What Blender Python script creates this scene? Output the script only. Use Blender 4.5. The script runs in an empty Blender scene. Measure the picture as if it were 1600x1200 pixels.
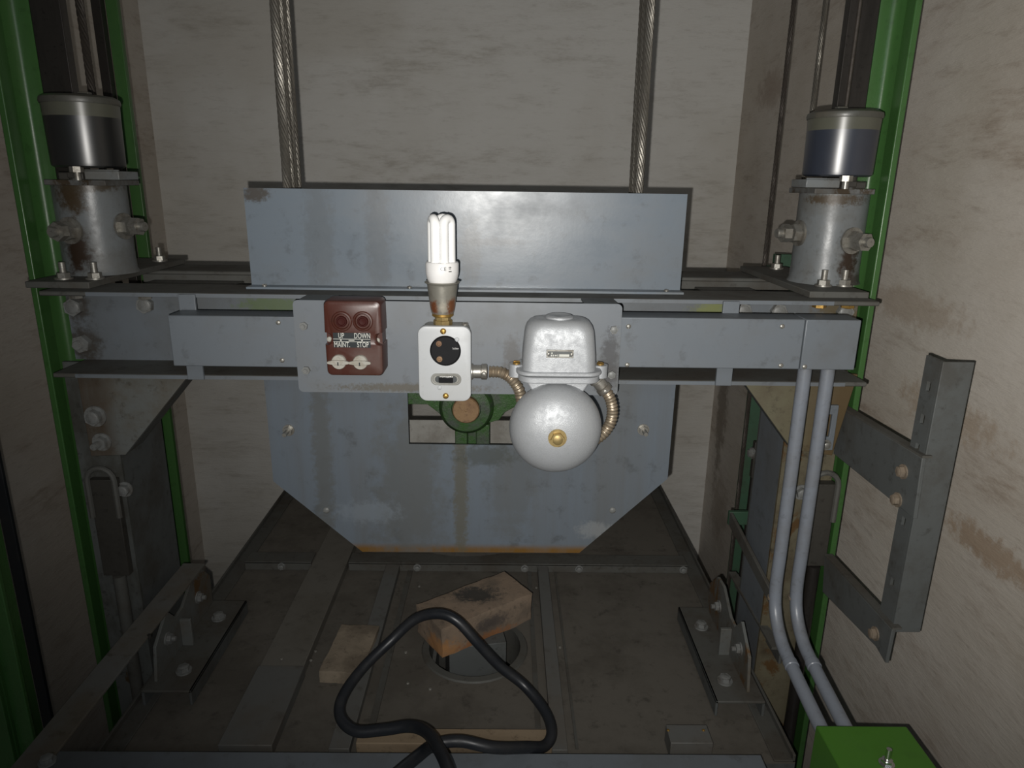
import bpy, bmesh, math, random
from mathutils import Vector, Matrix
random.seed(7)
sc = bpy.context.scene
COL = sc.collection
# ------------------------------------------------------------------ camera
CAM = Vector((0.0, 0.0, 2.0))
FPX = 1100.0
PITCH = math.atan(318.0/1100.0); YAW = 0.0115; ROLL = 0.0145
_f0 = Vector((math.sin(YAW)*math.cos(PITCH), math.cos(YAW)*math.cos(PITCH), -math.sin(PITCH)))
_r0 = Vector((math.cos(YAW), -math.sin(YAW), 0))
_u0 = _r0.cross(_f0)
R_ = (_r0*math.cos(ROLL) + _u0*math.sin(ROLL)).normalized()
U_ = (_u0*math.cos(ROLL) - _r0*math.sin(ROLL)).normalized()
F_ = _f0.normalized()
cd = bpy.data.cameras.new('camera'); cam = bpy.data.objects.new('camera', cd); COL.objects.link(cam)
cd.sensor_fit = 'HORIZONTAL'; cd.sensor_width = 36.0; cd.lens = 36.0*FPX/1600.0
cd.clip_start = 0.02; cd.clip_end = 50
cam.matrix_world = Matrix(((R_.x, U_.x, -F_.x, CAM.x), (R_.y, U_.y, -F_.y, CAM.y), (R_.z, U_.z, -F_.z, CAM.z), (0, 0, 0, 1)))
sc.camera = cam
# ------------------------------------------------------------------ light and exposure
sc.view_settings.view_transform = 'Standard'; sc.view_settings.look = 'None'
sc.view_settings.gamma = 1.0; sc.view_settings.use_curve_mapping = False
sc.view_settings.exposure = 0.0
w = bpy.data.worlds.new('world'); sc.world = w; w.use_nodes = True
w.node_tree.nodes['Background'].inputs[0].default_value = (0.80, 0.90, 1.0, 1)
w.node_tree.nodes['Background'].inputs[1].default_value = 0.075
def ray(x, y):
    return (F_ + R_*((x-800.0)/FPX) - U_*((y-600.0)/FPX))
# the phone's flash, a few centimetres below and left of the lens
fl = bpy.data.lights.new('phone_flash', 'SPOT'); flo = bpy.data.objects.new('phone_flash', fl); COL.objects.link(flo)
fl.energy = 34.0; fl.color = (1.0, 0.97, 0.92); fl.shadow_soft_size = 0.003; fl.spot_size = math.radians(118); fl.spot_blend = 1.0
flo.location = CAM + Vector((-0.013, 0.0, -0.017))
flo.rotation_euler = ray(1010, 330).to_track_quat('-Z', 'Y').to_euler()
# soft daylight-coloured lamp of the landing behind the photographer
al = bpy.data.lights.new('landing_lamp', 'AREA'); alo = bpy.data.objects.new('landing_lamp', al); COL.objects.link(alo)
al.shape = 'RECTANGLE'; al.size = 0.9; al.size_y = 0.25; al.energy = 2.2; al.color = (0.85, 0.92, 1.0)
alo.location = CAM + Vector((0.25, -0.9, 0.55)); alo.rotation_euler = (Vector((0.1, 1.0, -0.3)) - Vector((0.25, -0.9, 0.55))).to_track_quat('-Z', 'Y').to_euler()

# ------------------------------------------------------------------ helpers
def W(x, y, Y):
    """world point seen at photograph pixel (x, y), on the plane at depth Y"""
    d = ray(x, y); return CAM + d*(Y/d.y)
def G(x, y, z):
    """the same on the horizontal plane at height z (relative to the eye)"""
    d = ray(x, y); return CAM + d*(z/d.z)
def Xat(x, y, Y): return W(x, y, Y).x
def Zat(x, y, Y): return W(x, y, Y).z
H = CAM.z
class MB:
    def __init__(s): s.v = []; s.f = []; s.sm = []
    def add(s, vs, fs, smooth=False):
        o = len(s.v); s.v += [Vector(a) for a in vs]
        for f in fs: s.f.append([o+i for i in f]); s.sm.append(smooth)
        return s
    def box(s, x0, x1, y0, y1, z0, z1):
        x0, x1 = sorted((x0, x1)); y0, y1 = sorted((y0, y1)); z0, z1 = sorted((z0, z1))
        vs = [(x, y, z) for x in (x0, x1) for y in (y0, y1) for z in (z0, z1)]
        return s.add(vs, [(0,1,3,2), (4,6,7,5), (0,4,5,1), (2,3,7,6), (0,2,6,4), (1,5,7,3)])
    def prism(s, pts, d, smooth=False):
        """polygon pts (3D, planar) swept by vector d"""
        n = len(pts); P = [Vector(p) for p in pts]; d = Vector(d)
        nrm = Vector((0,0,0))
        for i in range(n): nrm += P[i].cross(P[(i+1) % n])
        if nrm.dot(d) > 0: P.reverse()
        vs = P + [p+d for p in P]
        s.add(vs, [tuple(range(n)), tuple(range(2*n-1, n-1, -1))])
        o = len(s.v) - 2*n
        for i in range(n):
            j = (i+1) % n; s.f.append([o+i, o+n+i, o+n+j, o+j]); s.sm.append(smooth)
        return s
    def tube(s, path, r, n=12, caps=True, smooth=True):
        P = [Vector(p) for p in path]; m = len(P)
        rr = r if isinstance(r, (list, tuple)) else [r]*m
        T = []
        for i in range(m):
            a = P[max(i-1, 0)]; b = P[min(i+1, m-1)]; T.append((b-a).normalized())
        ref = Vector((0,0,1)) if abs(T[0].z) < 0.9 else Vector((1,0,0))
        N = T[0].cross(ref).normalized(); vs = []
        for i in range(m):
            N = (N - T[i]*N.dot(T[i])).normalized(); B = T[i].cross(N)
            for k in range(n):
                a = 2*math.pi*k/n; vs.append(P[i] + (N*math.cos(a) + B*math.sin(a))*rr[i])
        fs = []
        for i in range(m-1):
            for k in range(n):
                k2 = (k+1) % n; fs.append((i*n+k, i*n+k2, (i+1)*n+k2, (i+1)*n+k))
        s.add(vs, fs, smooth)
        if caps:
            o = len(s.v) - n*m
            s.f.append([o+k for k in range(n-1, -1, -1)]); s.sm.append(False)
            s.f.append([o+(m-1)*n+k for k in range(n)]); s.sm.append(False)
        return s
    def cyl(s, a, b, r, n=24, r2=None): return s.tube([a, b], [r, r if r2 is None else r2], n)
    def lathe(s, c, axis, prof, n=40, smooth=True):
        """prof: list of (radius, height along axis)"""
        c = Vector(c); ax = Vector(axis).normalized()
        ref = Vector((0,0,1)) if abs(ax.z) < 0.9 else Vector((1,0,0))
        N = ax.cross(ref).normalized(); B = ax.cross(N); vs = []
        for (r, h) in prof:
            for k in range(n):
                a = 2*math.pi*k/n; vs.append(c + ax*h + (N*math.cos(a)+B*math.sin(a))*max(r, 1e-5))
        fs = []
        for i in range(len(prof)-1):
            for k in range(n):
                k2 = (k+1) % n; fs.append((i*n+k, i*n+k2, (i+1)*n+k2, (i+1)*n+k))
        o = len(s.v); s.add(vs, fs, smooth)
        s.f.append([o+k for k in range(n-1, -1, -1)]); s.sm.append(False)
        m = len(prof); s.f.append([o+(m-1)*n+k for k in range(n)]); s.sm.append(False)
        return s
    def loft(s, c, axis, secs, seg=6, smooth=True):
        """rounded rectangles (h, half_a, half_b, corner_r) stacked along axis 'Z' or 'Y-' (towards the viewer)"""
        c = Vector(c); vs = []; n = 4*(seg+1)
        if axis == 'Z': A, B, D = Vector((1,0,0)), Vector((0,1,0)), Vector((0,0,1))
        else: A, B, D = Vector((1,0,0)), Vector((0,0,1)), Vector((0,-1,0))
        for (h, a, b, r) in secs:
            for q, (sx, sy) in enumerate(((1,1), (-1,1), (-1,-1), (1,-1))):
                for k in range(seg+1):
                    t = math.pi/2*(q + k/seg)
                    vs.append(c + D*h + A*(sx*(a-r)+r*math.cos(t)) + B*(sy*(b-r)+r*math.sin(t)))
        fs = []; m = len(secs)
        for i in range(m-1):
            for k in range(n):
                k2 = (k+1) % n; fs.append((i*n+k, i*n+k2, (i+1)*n+k2, (i+1)*n+k))
        o = len(s.v); s.add(vs, fs, smooth)
        s.f.append([o+k for k in range(n-1, -1, -1)]); s.sm.append(False)
        s.f.append([o+(m-1)*n+k for k in range(n)]); s.sm.append(False)
        return s
    def rot(s, c, M):
        c = Vector(c); s.v = [c + M @ (p-c) for p in s.v]; return s
    def holed(s, outer, inner, y0, y1):
        """plate in the XZ plane between depths y0 and y1 with one hole; outer, inner: lists of (x, z)"""
        bm = bmesh.new(); ed = []
        for loop in (outer, inner):
            vv = [bm.verts.new((p[0], y0, p[1])) for p in loop]
            ed += [bm.edges.new((vv[i], vv[(i+1) % len(vv)])) for i in range(len(vv))]
        bmesh.ops.triangle_fill(bm, use_beauty=True, use_dissolve=False, edges=ed)
        bmesh.ops.recalc_face_normals(bm, faces=bm.faces)
        g = bmesh.ops.extrude_face_region(bm, geom=list(bm.faces))
        bmesh.ops.translate(bm, verts=[e for e in g['geom'] if isinstance(e, bmesh.types.BMVert)], vec=(0, y1-y0, 0))
        bmesh.ops.recalc_face_normals(bm, faces=bm.faces)
        bm.verts.index_update()
        s.add([v.co.copy() for v in bm.verts], [tuple(v.index for v in f.verts) for f in bm.faces]); bm.free(); return s
def origin(o):
    t = Vector((0,0,0))
    while o is not None: t += o.location; o = o.parent
    return t
def smooth_path(pts, n=8):
    P = [Vector(p) for p in pts]; out = []
    for i in range(len(P)-1):
        p0 = P[max(i-1, 0)]; p1 = P[i]; p2 = P[i+1]; p3 = P[min(i+2, len(P)-1)]
        for k in range(n):
            t = k/n
            out.append(0.5*((2*p1) + (p2-p0)*t + (2*p0-5*p1+4*p2-p3)*t*t + (3*p1-p0-3*p2+p3)*t**3))
    out.append(P[-1]); return out
def mesh_of(mb, name, off):
    me = bpy.data.meshes.new(name)
    me.from_pydata([tuple(p-off) for p in mb.v], [], mb.f)
    me.polygons.foreach_set('use_smooth', mb.sm); me.update(); me.set_sharp_from_angle(angle=math.radians(38))
    return me
def build(mb, name, mat, parent=None, bevel=0.0, loc=None):
    if parent is not None: off = origin(parent)
    else:
        if loc is None:
            xs = [p.x for p in mb.v]; ys = [p.y for p in mb.v]; zs = [p.z for p in mb.v]
            loc = Vector(((min(xs)+max(xs))/2, (min(ys)+max(ys))/2, min(zs)))
        off = Vector(loc)
    me = mesh_of(mb, name, off); me.materials.append(mat)
    bm = bmesh.new(); bm.from_mesh(me); bmesh.ops.recalc_face_normals(bm, faces=bm.faces); bm.to_mesh(me); bm.free()
    o = bpy.data.objects.new(name, me); COL.objects.link(o)
    if parent is not None: o.parent = parent
    else: o.location = off
    if bevel > 0:
        b = o.modifiers.new('bevel', 'BEVEL'); b.width = bevel; b.segments = 2; b.limit_method = 'ANGLE'; b.angle_limit = math.radians(40)
    return o
def tag(o, label, cat, group=None):
    o['label'] = label; o['category'] = cat
    if group: o['group'] = group
    return o
def struct(o): o['kind'] = 'structure'; return o
def thing(name, label, cat, loc, group=None):
    o = bpy.data.objects.new(name, None); o.empty_display_size = 0.03; COL.objects.link(o); o.location = Vector(loc)
    return tag(o, label, cat, group)
def copy_tree(o, parent=None):
    c = o.copy(); COL.objects.link(c)
    if parent is not None: c.parent = parent
    for ch in list(o.children): copy_tree(ch, c)
    return c

# ------------------------------------------------------------------ materials
def mat_base(name):
    m = bpy.data.materials.new(name); m.use_nodes = True
    nt = m.node_tree; b = nt.nodes['Principled BSDF']; return m, nt, b
def nz(nt, vec, scale, detail=6, rough=0.6, stretch=None, dist=0.0):
    n = nt.nodes.new('ShaderNodeTexNoise'); n.inputs['Scale'].default_value = scale
    n.inputs['Detail'].default_value = detail; n.inputs['Roughness'].default_value = rough; n.inputs['Distortion'].default_value = dist
    src = vec
    if stretch:
        mp = nt.nodes.new('ShaderNodeMapping'); mp.inputs['Scale'].default_value = stretch
        nt.links.new(vec, mp.inputs['Vector']); src = mp.outputs[0]
    nt.links.new(src, n.inputs['Vector']); return n.outputs['Fac']
def ramp(nt, fac, lo, hi, a=0.0, b=1.0):
    r = nt.nodes.new('ShaderNodeMapRange'); r.interpolation_type = 'SMOOTHSTEP'
    r.inputs['From Min'].default_value = lo; r.inputs['From Max'].default_value = hi
    r.inputs['To Min'].default_value = a; r.inputs['To Max'].default_value = b
    nt.links.new(fac, r.inputs['Value']); return r.outputs['Result']
def mixc(nt, fac, a, b):
    m = nt.nodes.new('ShaderNodeMix'); m.data_type = 'RGBA'
    if hasattr(fac, 'links'): nt.links.new(fac, m.inputs[0])
    else: m.inputs[0].default_value = fac
    for val, sock in ((a, m.inputs[6]), (b, m.inputs[7])):
        if hasattr(val, 'links'): nt.links.new(val, sock)
        else: sock.default_value = (*val, 1)
    return m.outputs[2]
def mth(nt, op, a, b=None):
    m = nt.nodes.new('ShaderNodeMath'); m.operation = op; m.use_clamp = True
    for i, val in enumerate((a, b)):
        if val is None: continue
        if hasattr(val, 'links'): nt.links.new(val, m.inputs[i])
        else: m.inputs[i].default_value = val
    return m.outputs[0]
def bump(nt, b, h, strength, dist=0.002):
    n = nt.nodes.new('ShaderNodeBump'); n.inputs['Strength'].default_value = strength; n.inputs['Distance'].default_value = dist
    nt.links.new(h, n.inputs['Height']); nt.links.new(n.outputs[0], b.inputs['Normal'])
def apply_patches(nt, tc, c, patches):
    """blotches of dirt, rust, old paint or painted shadow with a place of their own: (position in object space, (rx, ry, rz), colour, strength)"""
    for (pc, pr, col, amt) in patches:
        mp = nt.nodes.new('ShaderNodeMapping'); mp.vector_type = 'TEXTURE'
        mp.inputs['Location'].default_value = tuple(pc); mp.inputs['Scale'].default_value = tuple(pr)
        nt.links.new(tc, mp.inputs['Vector'])
        ln = nt.nodes.new('ShaderNodeVectorMath'); ln.operation = 'LENGTH'; nt.links.new(mp.outputs[0], ln.inputs[0])
        nn = nz(nt, tc, 1.6/max(0.004, min(pr)), 8, 0.7)
        ad = nt.nodes.new('ShaderNodeMath'); ad.operation = 'MULTIPLY_ADD'; nt.links.new(nn, ad.inputs[0]); ad.inputs[1].default_value = 2.6
        nt.links.new(ln.outputs['Value'], ad.inputs[2])
        c = mixc(nt, ramp(nt, ad.outputs[0], 2.55, 1.75, 0, amt), c, col)
    return c
def metal_paint(name, col, rough=0.45, dirt=0.35, dirt_col=(0.09, 0.075, 0.055), scale=9, rust=0.0, rust_col=(0.16, 0.07, 0.025),
                metallic=0.0, bmp=0.15, streak=(1, 1, 1), spec=0.5, band=None, fleck=0.0, patches=()):
    m, nt, b = mat_base(name)
    tc = nt.nodes.new('ShaderNodeTexCoord').outputs['Object']
    n1 = nz(nt, tc, scale, 8, 0.65, streak); n2 = nz(nt, tc, scale*6, 6, 0.7)
    c = mixc(nt, ramp(nt, n1, 0.42, 0.66, 0, dirt), col, dirt_col)
    c = mixc(nt, ramp(nt, n2, 0.54, 0.70, 0, dirt*0.75), c, tuple(k*0.5 for k in dirt_col))
    if rust > 0:
        n3 = nz(nt, tc, scale*1.3, 10, 0.7, (1, 1, 0.7), 0.4)
        c = mixc(nt, ramp(nt, n3, 0.66-rust*0.40, 0.70-rust*0.36), c, rust_col)
    if band:      # a stain with its own place: (axis, from, to, colour)
        for (ax, lo, hi, bc, amt) in band:
            sp = nt.nodes.new('ShaderNodeSeparateXYZ'); nt.links.new(tc, sp.inputs[0])
            n4 = nz(nt, tc, 22, 6, 0.6, (1, 1, 0.25)); 
            k = ramp(nt, sp.outputs[ax], lo, hi)
            k = mth(nt, 'MULTIPLY', k, ramp(nt, n4, 0.2, 0.6, 0.45*amt, amt)); c = mixc(nt, k, c, bc)
    c = apply_patches(nt, tc, c, patches)
    if fleck > 0:
        n5 = nz(nt, tc, 170, 2, 0.5); c = mixc(nt, ramp(nt, n5, 0.68, 0.72, 0, fleck), c, (0.55, 0.55, 0.55))
    nt.links.new(c, b.inputs['Base Color'])
    nt.links.new(ramp(nt, n1, 0.3, 0.8, rough, min(1, rough+0.3)), b.inputs['Roughness'])
    b.inputs['Metallic'].default_value = metallic; b.inputs['Specular IOR Level'].default_value = spec
    bump(nt, b, n2, bmp, 0.001); return m
def plain(name, col, rough=0.5, metallic=0.0, spec=0.5):
    m, nt, b = mat_base(name)
    tc = nt.nodes.new('ShaderNodeTexCoord').outputs['Object']
    n = nz(nt, tc, 60, 4, 0.6)
    nt.links.new(mixc(nt, ramp(nt, n, 0.3, 0.7, 0, 0.25), col, tuple(k*0.7 for k in col)), b.inputs['Base Color'])
    b.inputs['Roughness'].default_value = rough; b.inputs['Metallic'].default_value = metallic; b.inputs['Specular IOR Level'].default_value = spec
    return m
def wall_mat(name, col=(0.58, 0.535, 0.48), smear=(0.28, 0.21, 0.155), amt=0.62, st=(0.45, 0.45, 1.7), patches=()):
    m, nt, b = mat_base(name)
    tc = nt.nodes.new('ShaderNodeTexCoord').outputs['Object']
    big = nz(nt, tc, 2.2, 5, 0.55); n1 = nz(nt, tc, 7, 10, 0.68, st, 0.25); n2 = nz(nt, tc, 30, 8, 0.75, (0.5, 0.5, 2.4), 0.1); n3 = nz(nt, tc, 90, 6, 0.7, (1, 1, 1.6))
    c = mixc(nt, ramp(nt, big, 0.40, 0.62, 0, 0.6), col, (col[0]*0.80, col[1]*0.77, col[2]*0.72))
    k = mth(nt, 'MULTIPLY', ramp(nt, n1, 0.45, 0.74, 0, amt), ramp(nt, n2, 0.40, 0.60, 0.25, 1.0))
    c = mixc(nt, k, c, smear)
    c = mixc(nt, ramp(nt, n2, 0.52, 0.74, 0, amt*0.6), c, (smear[0]*0.75, smear[1]*0.75, smear[2]*0.75))
    c = mixc(nt, ramp(nt, n3, 0.64, 0.72, 0, amt*0.45), c, (smear[0]*0.45, smear[1]*0.45, smear[2]*0.45))
    c = apply_patches(nt, tc, c, patches)
    nt.links.new(c, b.inputs['Base Color']); b.inputs['Roughness'].default_value = 0.6; b.inputs['Specular IOR Level'].default_value = 0.25
    hh = nt.nodes.new('ShaderNodeMath'); hh.operation = 'ADD'; nt.links.new(n2, hh.inputs[0]); nt.links.new(n1, hh.inputs[1])
    bump(nt, b, hh.outputs[0], 0.5, 0.004); return m

GREY = (0.138, 0.155, 0.173)
M = {}
M['wall'] = wall_mat('limewashed_concrete')
M['wall_back'] = wall_mat('limewashed_concrete_back', (0.63, 0.615, 0.58), (0.30, 0.265, 0.215), 0.5, (0.5, 0.5, 1.7), patches=[((0.17, -0.1, 2.78+0.03), (0.035, 0.2, 0.035), (0.16, 0.14, 0.10), 0.8), ((0.35, -0.1, 2.70), (0.30, 0.3, 0.25), (0.50, 0.47, 0.43), 0.3)])
M['floor'] = wall_mat('pit_concrete', (0.12, 0.11, 0.10))
M['grey'] = metal_paint('grey_enamel', GREY, 0.36, 0.38, scale=7, bmp=0.08, dirt_col=(0.088, 0.083, 0.073))
M['grey_plate'] = metal_paint('grey_enamel_plate', (0.150, 0.180, 0.212), 0.26, 0.40, scale=5, bmp=0.05, dirt_col=(0.12, 0.115, 0.10), streak=(1, 1, 0.5))
M['grey_dark'] = metal_paint('grimy_grey_steel', (0.092, 0.099, 0.098), 0.5, 0.6, scale=10, dirt_col=(0.045, 0.038, 0.028))
M['grey_stain'] = metal_paint('stained_grey_steel', (0.12, 0.127, 0.122), 0.5, 0.7, scale=8, dirt_col=(0.085, 0.058, 0.03), rust=0.25, rust_col=(0.10, 0.055, 0.02))
M['upright_stain'] = metal_paint('grimy_upright', (0.105, 0.112, 0.108), 0.5, 0.85, scale=12, dirt_col=(0.04, 0.037, 0.028), rust=0.1, rust_col=(0.07, 0.045, 0.02), streak=(1, 1, 0.5))
M['yellow_stain'] = metal_paint('yellow_stained_steel', (0.13, 0.115, 0.075), 0.5, 0.85, scale=9, dirt_col=(0.05, 0.035, 0.018), rust=0.3, rust_col=(0.09, 0.05, 0.018))
M['grease'] = metal_paint('greasy_black_steel', (0.045, 0.042, 0.036), 0.42, 0.6, scale=14, dirt_col=(0.02, 0.016, 0.012))
M['duct_rear'] = metal_paint('dusty_duct_cover', (0.138, 0.130, 0.113), 0.5, 0.5, scale=6, dirt_col=(0.09, 0.08, 0.063))
M['dusty'] = metal_paint('dusty_dark_steel', (0.085, 0.085, 0.077), 0.6, 0.7, scale=9, dirt_col=(0.055, 0.044, 0.032))
M['roof'] = metal_paint('dusty_roof_sheet', (0.118, 0.108, 0.092), 0.5, 0.65, scale=8, dirt_col=(0.066, 0.058, 0.047), fleck=0.0, bmp=0.25)
M['strip'] = metal_paint('dusty_grey_sheet', (0.115, 0.117, 0.112), 0.5, 0.6, scale=5, dirt_col=(0.10, 0.083, 0.063))
M['green'] = metal_paint('green_gloss_paint', (0.045, 0.120, 0.032), 0.22, 0.35, scale=12, dirt_col=(0.025, 0.06, 0.015), bmp=0.2, streak=(1, 1, 0.25))
M['green_box'] = metal_paint('bright_green_paint', (0.050, 0.155, 0.014), 0.40, 0.2, scale=8, dirt_col=(0.05, 0.13, 0.02))
M['green_dull'] = metal_paint('dull_green_paint', (0.035, 0.085, 0.05), 0.5, 0.4, scale=9, dirt_col=(0.03, 0.04, 0.02))
M['green_cast'] = metal_paint('greasy_green_casting', (0.030, 0.080, 0.018), 0.3, 0.9, scale=26, dirt_col=(0.045, 0.050, 0.045), bmp=0.8)
M['rail'] = metal_paint('oily_machined_steel', (0.045, 0.040, 0.036), 0.35, 0.7, scale=20, dirt_col=(0.015, 0.013, 0.011), metallic=0.6, streak=(1, 1, 0.15))
M['cast'] = metal_paint('grey_cast_housing', (0.155, 0.167, 0.172), 0.30, 0.5, scale=12, dirt_col=(0.10, 0.085, 0.06), rust=0.05, rust_col=(0.035, 0.022, 0.014), bmp=0.25)
M['top_stain'] = metal_paint('rusty_top_plate', (0.13, 0.135, 0.135), 0.4, 0.7, scale=16, dirt_col=(0.05, 0.036, 0.022), rust=0.3, rust_col=(0.045, 0.03, 0.016))
M['bolt'] = metal_paint('worn_zinc_bolt', (0.34, 0.33, 0.30), 0.35, 0.6, scale=40, dirt_col=(0.10, 0.075, 0.05), metallic=0.7)
M['bolt_grey'] = metal_paint('painted_bolt', (0.18, 0.185, 0.18), 0.4, 0.6, scale=40, dirt_col=(0.06, 0.045, 0.03))
M['bolt_brass'] = metal_paint('brass_bolt', (0.42, 0.26, 0.07), 0.35, 0.5, scale=60, dirt_col=(0.16, 0.10, 0.04), metallic=0.8)
M['shine'] = plain('bright_zinc', (0.75, 0.75, 0.72), 0.2, 1.0)
M['rope'] = metal_paint('steel_wire_rope', (0.19, 0.178, 0.155), 0.32, 0.4, scale=90, dirt_col=(0.06, 0.05, 0.04), metallic=0.7, bmp=0.3)
M['rope_dark'] = metal_paint('oiled_wire_rope', (0.06, 0.05, 0.042), 0.5, 0.5, scale=60, dirt_col=(0.02, 0.017, 0.013), metallic=0.4)
M['cup'] = plain('dark_oil_cup', (0.013, 0.0135, 0.0135), 0.33, 0.0, 0.9)
M['cup_blue'] = plain('bluish_oil_cup', (0.026, 0.031, 0.045), 0.33, 0.0, 0.9)
M['cup_band'] = plain('olive_cup_band', (0.085, 0.085, 0.065), 0.32)
M['cup_lid'] = metal_paint('olive_grey_lid', (0.065, 0.065, 0.055), 0.3, 0.5, scale=30)
M['bakelite'] = metal_paint('brown_bakelite', (0.060, 0.018, 0.012), 0.3, 0.4, scale=18, dirt_col=(0.08, 0.045, 0.033), bmp=0.04)
M['bakelite_dark'] = plain('dark_bakelite', (0.045, 0.010, 0.008), 0.25)
M['black'] = plain('black_plastic', (0.010, 0.010, 0.011), 0.25)
M['label'] = plain('black_label', (0.018, 0.022, 0.024), 0.4)
M['white_mark'] = plain('engraved_white', (0.55, 0.55, 0.50), 0.5)
M['knob'] = metal_paint('ivory_knob', (0.36, 0.35, 0.31), 0.4, 0.6, scale=60, dirt_col=(0.22, 0.19, 0.14))
M['white_box'] = metal_paint('white_enamel_box', (0.44, 0.455, 0.465), 0.4, 0.15, scale=14, dirt_col=(0.35, 0.33, 0.28), bmp=0.04)
M['box_side'] = metal_paint('grey_box_side', (0.27, 0.27, 0.25), 0.45, 0.3, scale=14)
M['white_plastic'] = plain('white_plastic', (0.80, 0.79, 0.78), 0.35)
M['tube_glass'] = plain('opal_fluorescent_glass', (0.88, 0.88, 0.87), 0.18)
M['socket'] = metal_paint('rusting_zinc_socket', (0.36, 0.34, 0.29), 0.3, 0.4, scale=25, rust=0.30, rust_col=(0.28, 0.10, 0.035), metallic=0.6, dirt_col=(0.16, 0.13, 0.09))
M['brass'] = metal_paint('dull_brass', (0.40, 0.30, 0.13), 0.4, 0.6, scale=50, dirt_col=(0.16, 0.11, 0.05), metallic=0.7)
M['hammer'] = metal_paint('silver_hammer_paint', (0.40, 0.415, 0.43), 0.38, 0.35, scale=130, dirt_col=(0.30, 0.31, 0.33), metallic=0.35, bmp=0.35)
M['flex'] = metal_paint('tinned_flexible_conduit', (0.42, 0.35, 0.26), 0.32, 0.6, scale=60, dirt_col=(0.14, 0.09, 0.05), metallic=0.7)
M['conduit'] = metal_paint('pale_grey_conduit', (0.185, 0.203, 0.235), 0.28, 0.35, scale=16, dirt_col=(0.10, 0.09, 0.075))
M['conduit_rust'] = metal_paint('rusty_coupling', (0.22, 0.175, 0.13), 0.5, 0.6, scale=30)
M['bronze'] = metal_paint('worn_bronze_shaft', (0.24, 0.15, 0.075), 0.45, 0.7, scale=30, dirt_col=(0.13, 0.065, 0.04), metallic=0.25, bmp=0.3)
M['brick'] = metal_paint('weathered_brick', (0.235, 0.175, 0.125), 0.9, 0.8, scale=11, dirt_col=(0.075, 0.06, 0.05), bmp=0.8)
M['stone'] = metal_paint('dusty_stone', (0.25, 0.205, 0.15), 0.9, 0.7, scale=14, dirt_col=(0.09, 0.07, 0.05), bmp=0.9)
M['wood'] = metal_paint('old_wood', (0.25, 0.19, 0.125), 0.75, 0.6, scale=16, dirt_col=(0.09, 0.065, 0.04), streak=(0.2, 1, 1))
M['rubber'] = metal_paint('black_rubber', (0.014, 0.016, 0.020), 0.33, 0.3, scale=20, dirt_col=(0.03, 0.028, 0.025), bmp=0.1)
M['dark'] = plain('dark_cavity', (0.02, 0.018, 0.015), 0.8)
M['rust'] = plain('rusty_steel', (0.14, 0.06, 0.03), 0.7)

# ------------------------------------------------------------------ bolts
_bc = {}
def bolt(parent, p, axis=(0, -1, 0), s=0.009, kind='head', mat='bolt_grey', name='bolt', washer=True, stud=0.012):
    """hexagon head or nut with stud, axis pointing out of the surface"""
    key = (kind, round(s, 5), mat, washer, stud)
    if key not in _bc:
        mb = MB(); Z0 = Vector((0,0,0)); ax = Vector((0,0,1)); h = 0
        if washer: mb.cyl(Z0, ax*s*0.25, s*1.35, 20); h = s*0.25
        hx = [Vector((math.cos(math.pi/3*k)*s, math.sin(math.pi/3*k)*s, h)) for k in range(6)]
        mb.prism(hx, ax*s*0.75)
        if kind == 'head': mb.cyl(ax*(h+s*0.75), ax*(h+s*0.85), s*0.75, 18, s*0.6)
        else:
            n = 10; mb.tube([ax*(h+s*0.75+stud*i/n) for i in range(n+1)], [s*0.52*(1 if i % 2 else 0.9) for i in range(n+1)], 12)
        if kind == 'double':
            hx = [Vector((math.cos(math.pi/3*k+0.3)*s*0.95, math.sin(math.pi/3*k+0.3)*s*0.95, h+s*1.0)) for k in range(6)]
            mb.prism(hx, ax*s*0.8)
        me = mesh_of(mb, 'bolt', Z0); me.materials.append(M[mat]); _bc[key] = me
    o = bpy.data.objects.new(name, _bc[key]); COL.objects.link(o); o.parent = parent
    o.location = Vector(p) - origin(parent)
    q = Vector(axis).to_track_quat('Z', 'Y'); o.rotation_mode = 'QUATERNION'
    o.rotation_quaternion = q @ Matrix.Rotation(random.random()*1.0, 3, 'Z').to_quaternion()
    return o
def screw(parent, p, r=0.0028, mat='bolt', axis=(0, -1, 0), name='screw'):
    key = ('screw', round(r, 5), mat)
    if key not in _bc:
        mb = MB(); mb.lathe((0,0,0), (0,0,1), [(r, 0), (r, r*0.3), (r*0.7, r*0.6), (r*0.2, r*0.68)], 14)
        mb.box(-r*0.8, r*0.8, -r*0.12, r*0.12, r*0.60, r*0.72)
        me = mesh_of(mb, 'screw', Vector((0,0,0))); me.materials.append(M[mat]); _bc[key] = me
    o = bpy.data.objects.new(name, _bc[key]); COL.objects.link(o); o.parent = parent
    o.location = Vector(p) - origin(parent)
    q = Vector(axis).to_track_quat('Z', 'Y'); o.rotation_mode = 'QUATERNION'
    o.rotation_quaternion = q @ Matrix.Rotation(random.random()*3, 3, 'Z').to_quaternion(); return o

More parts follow.
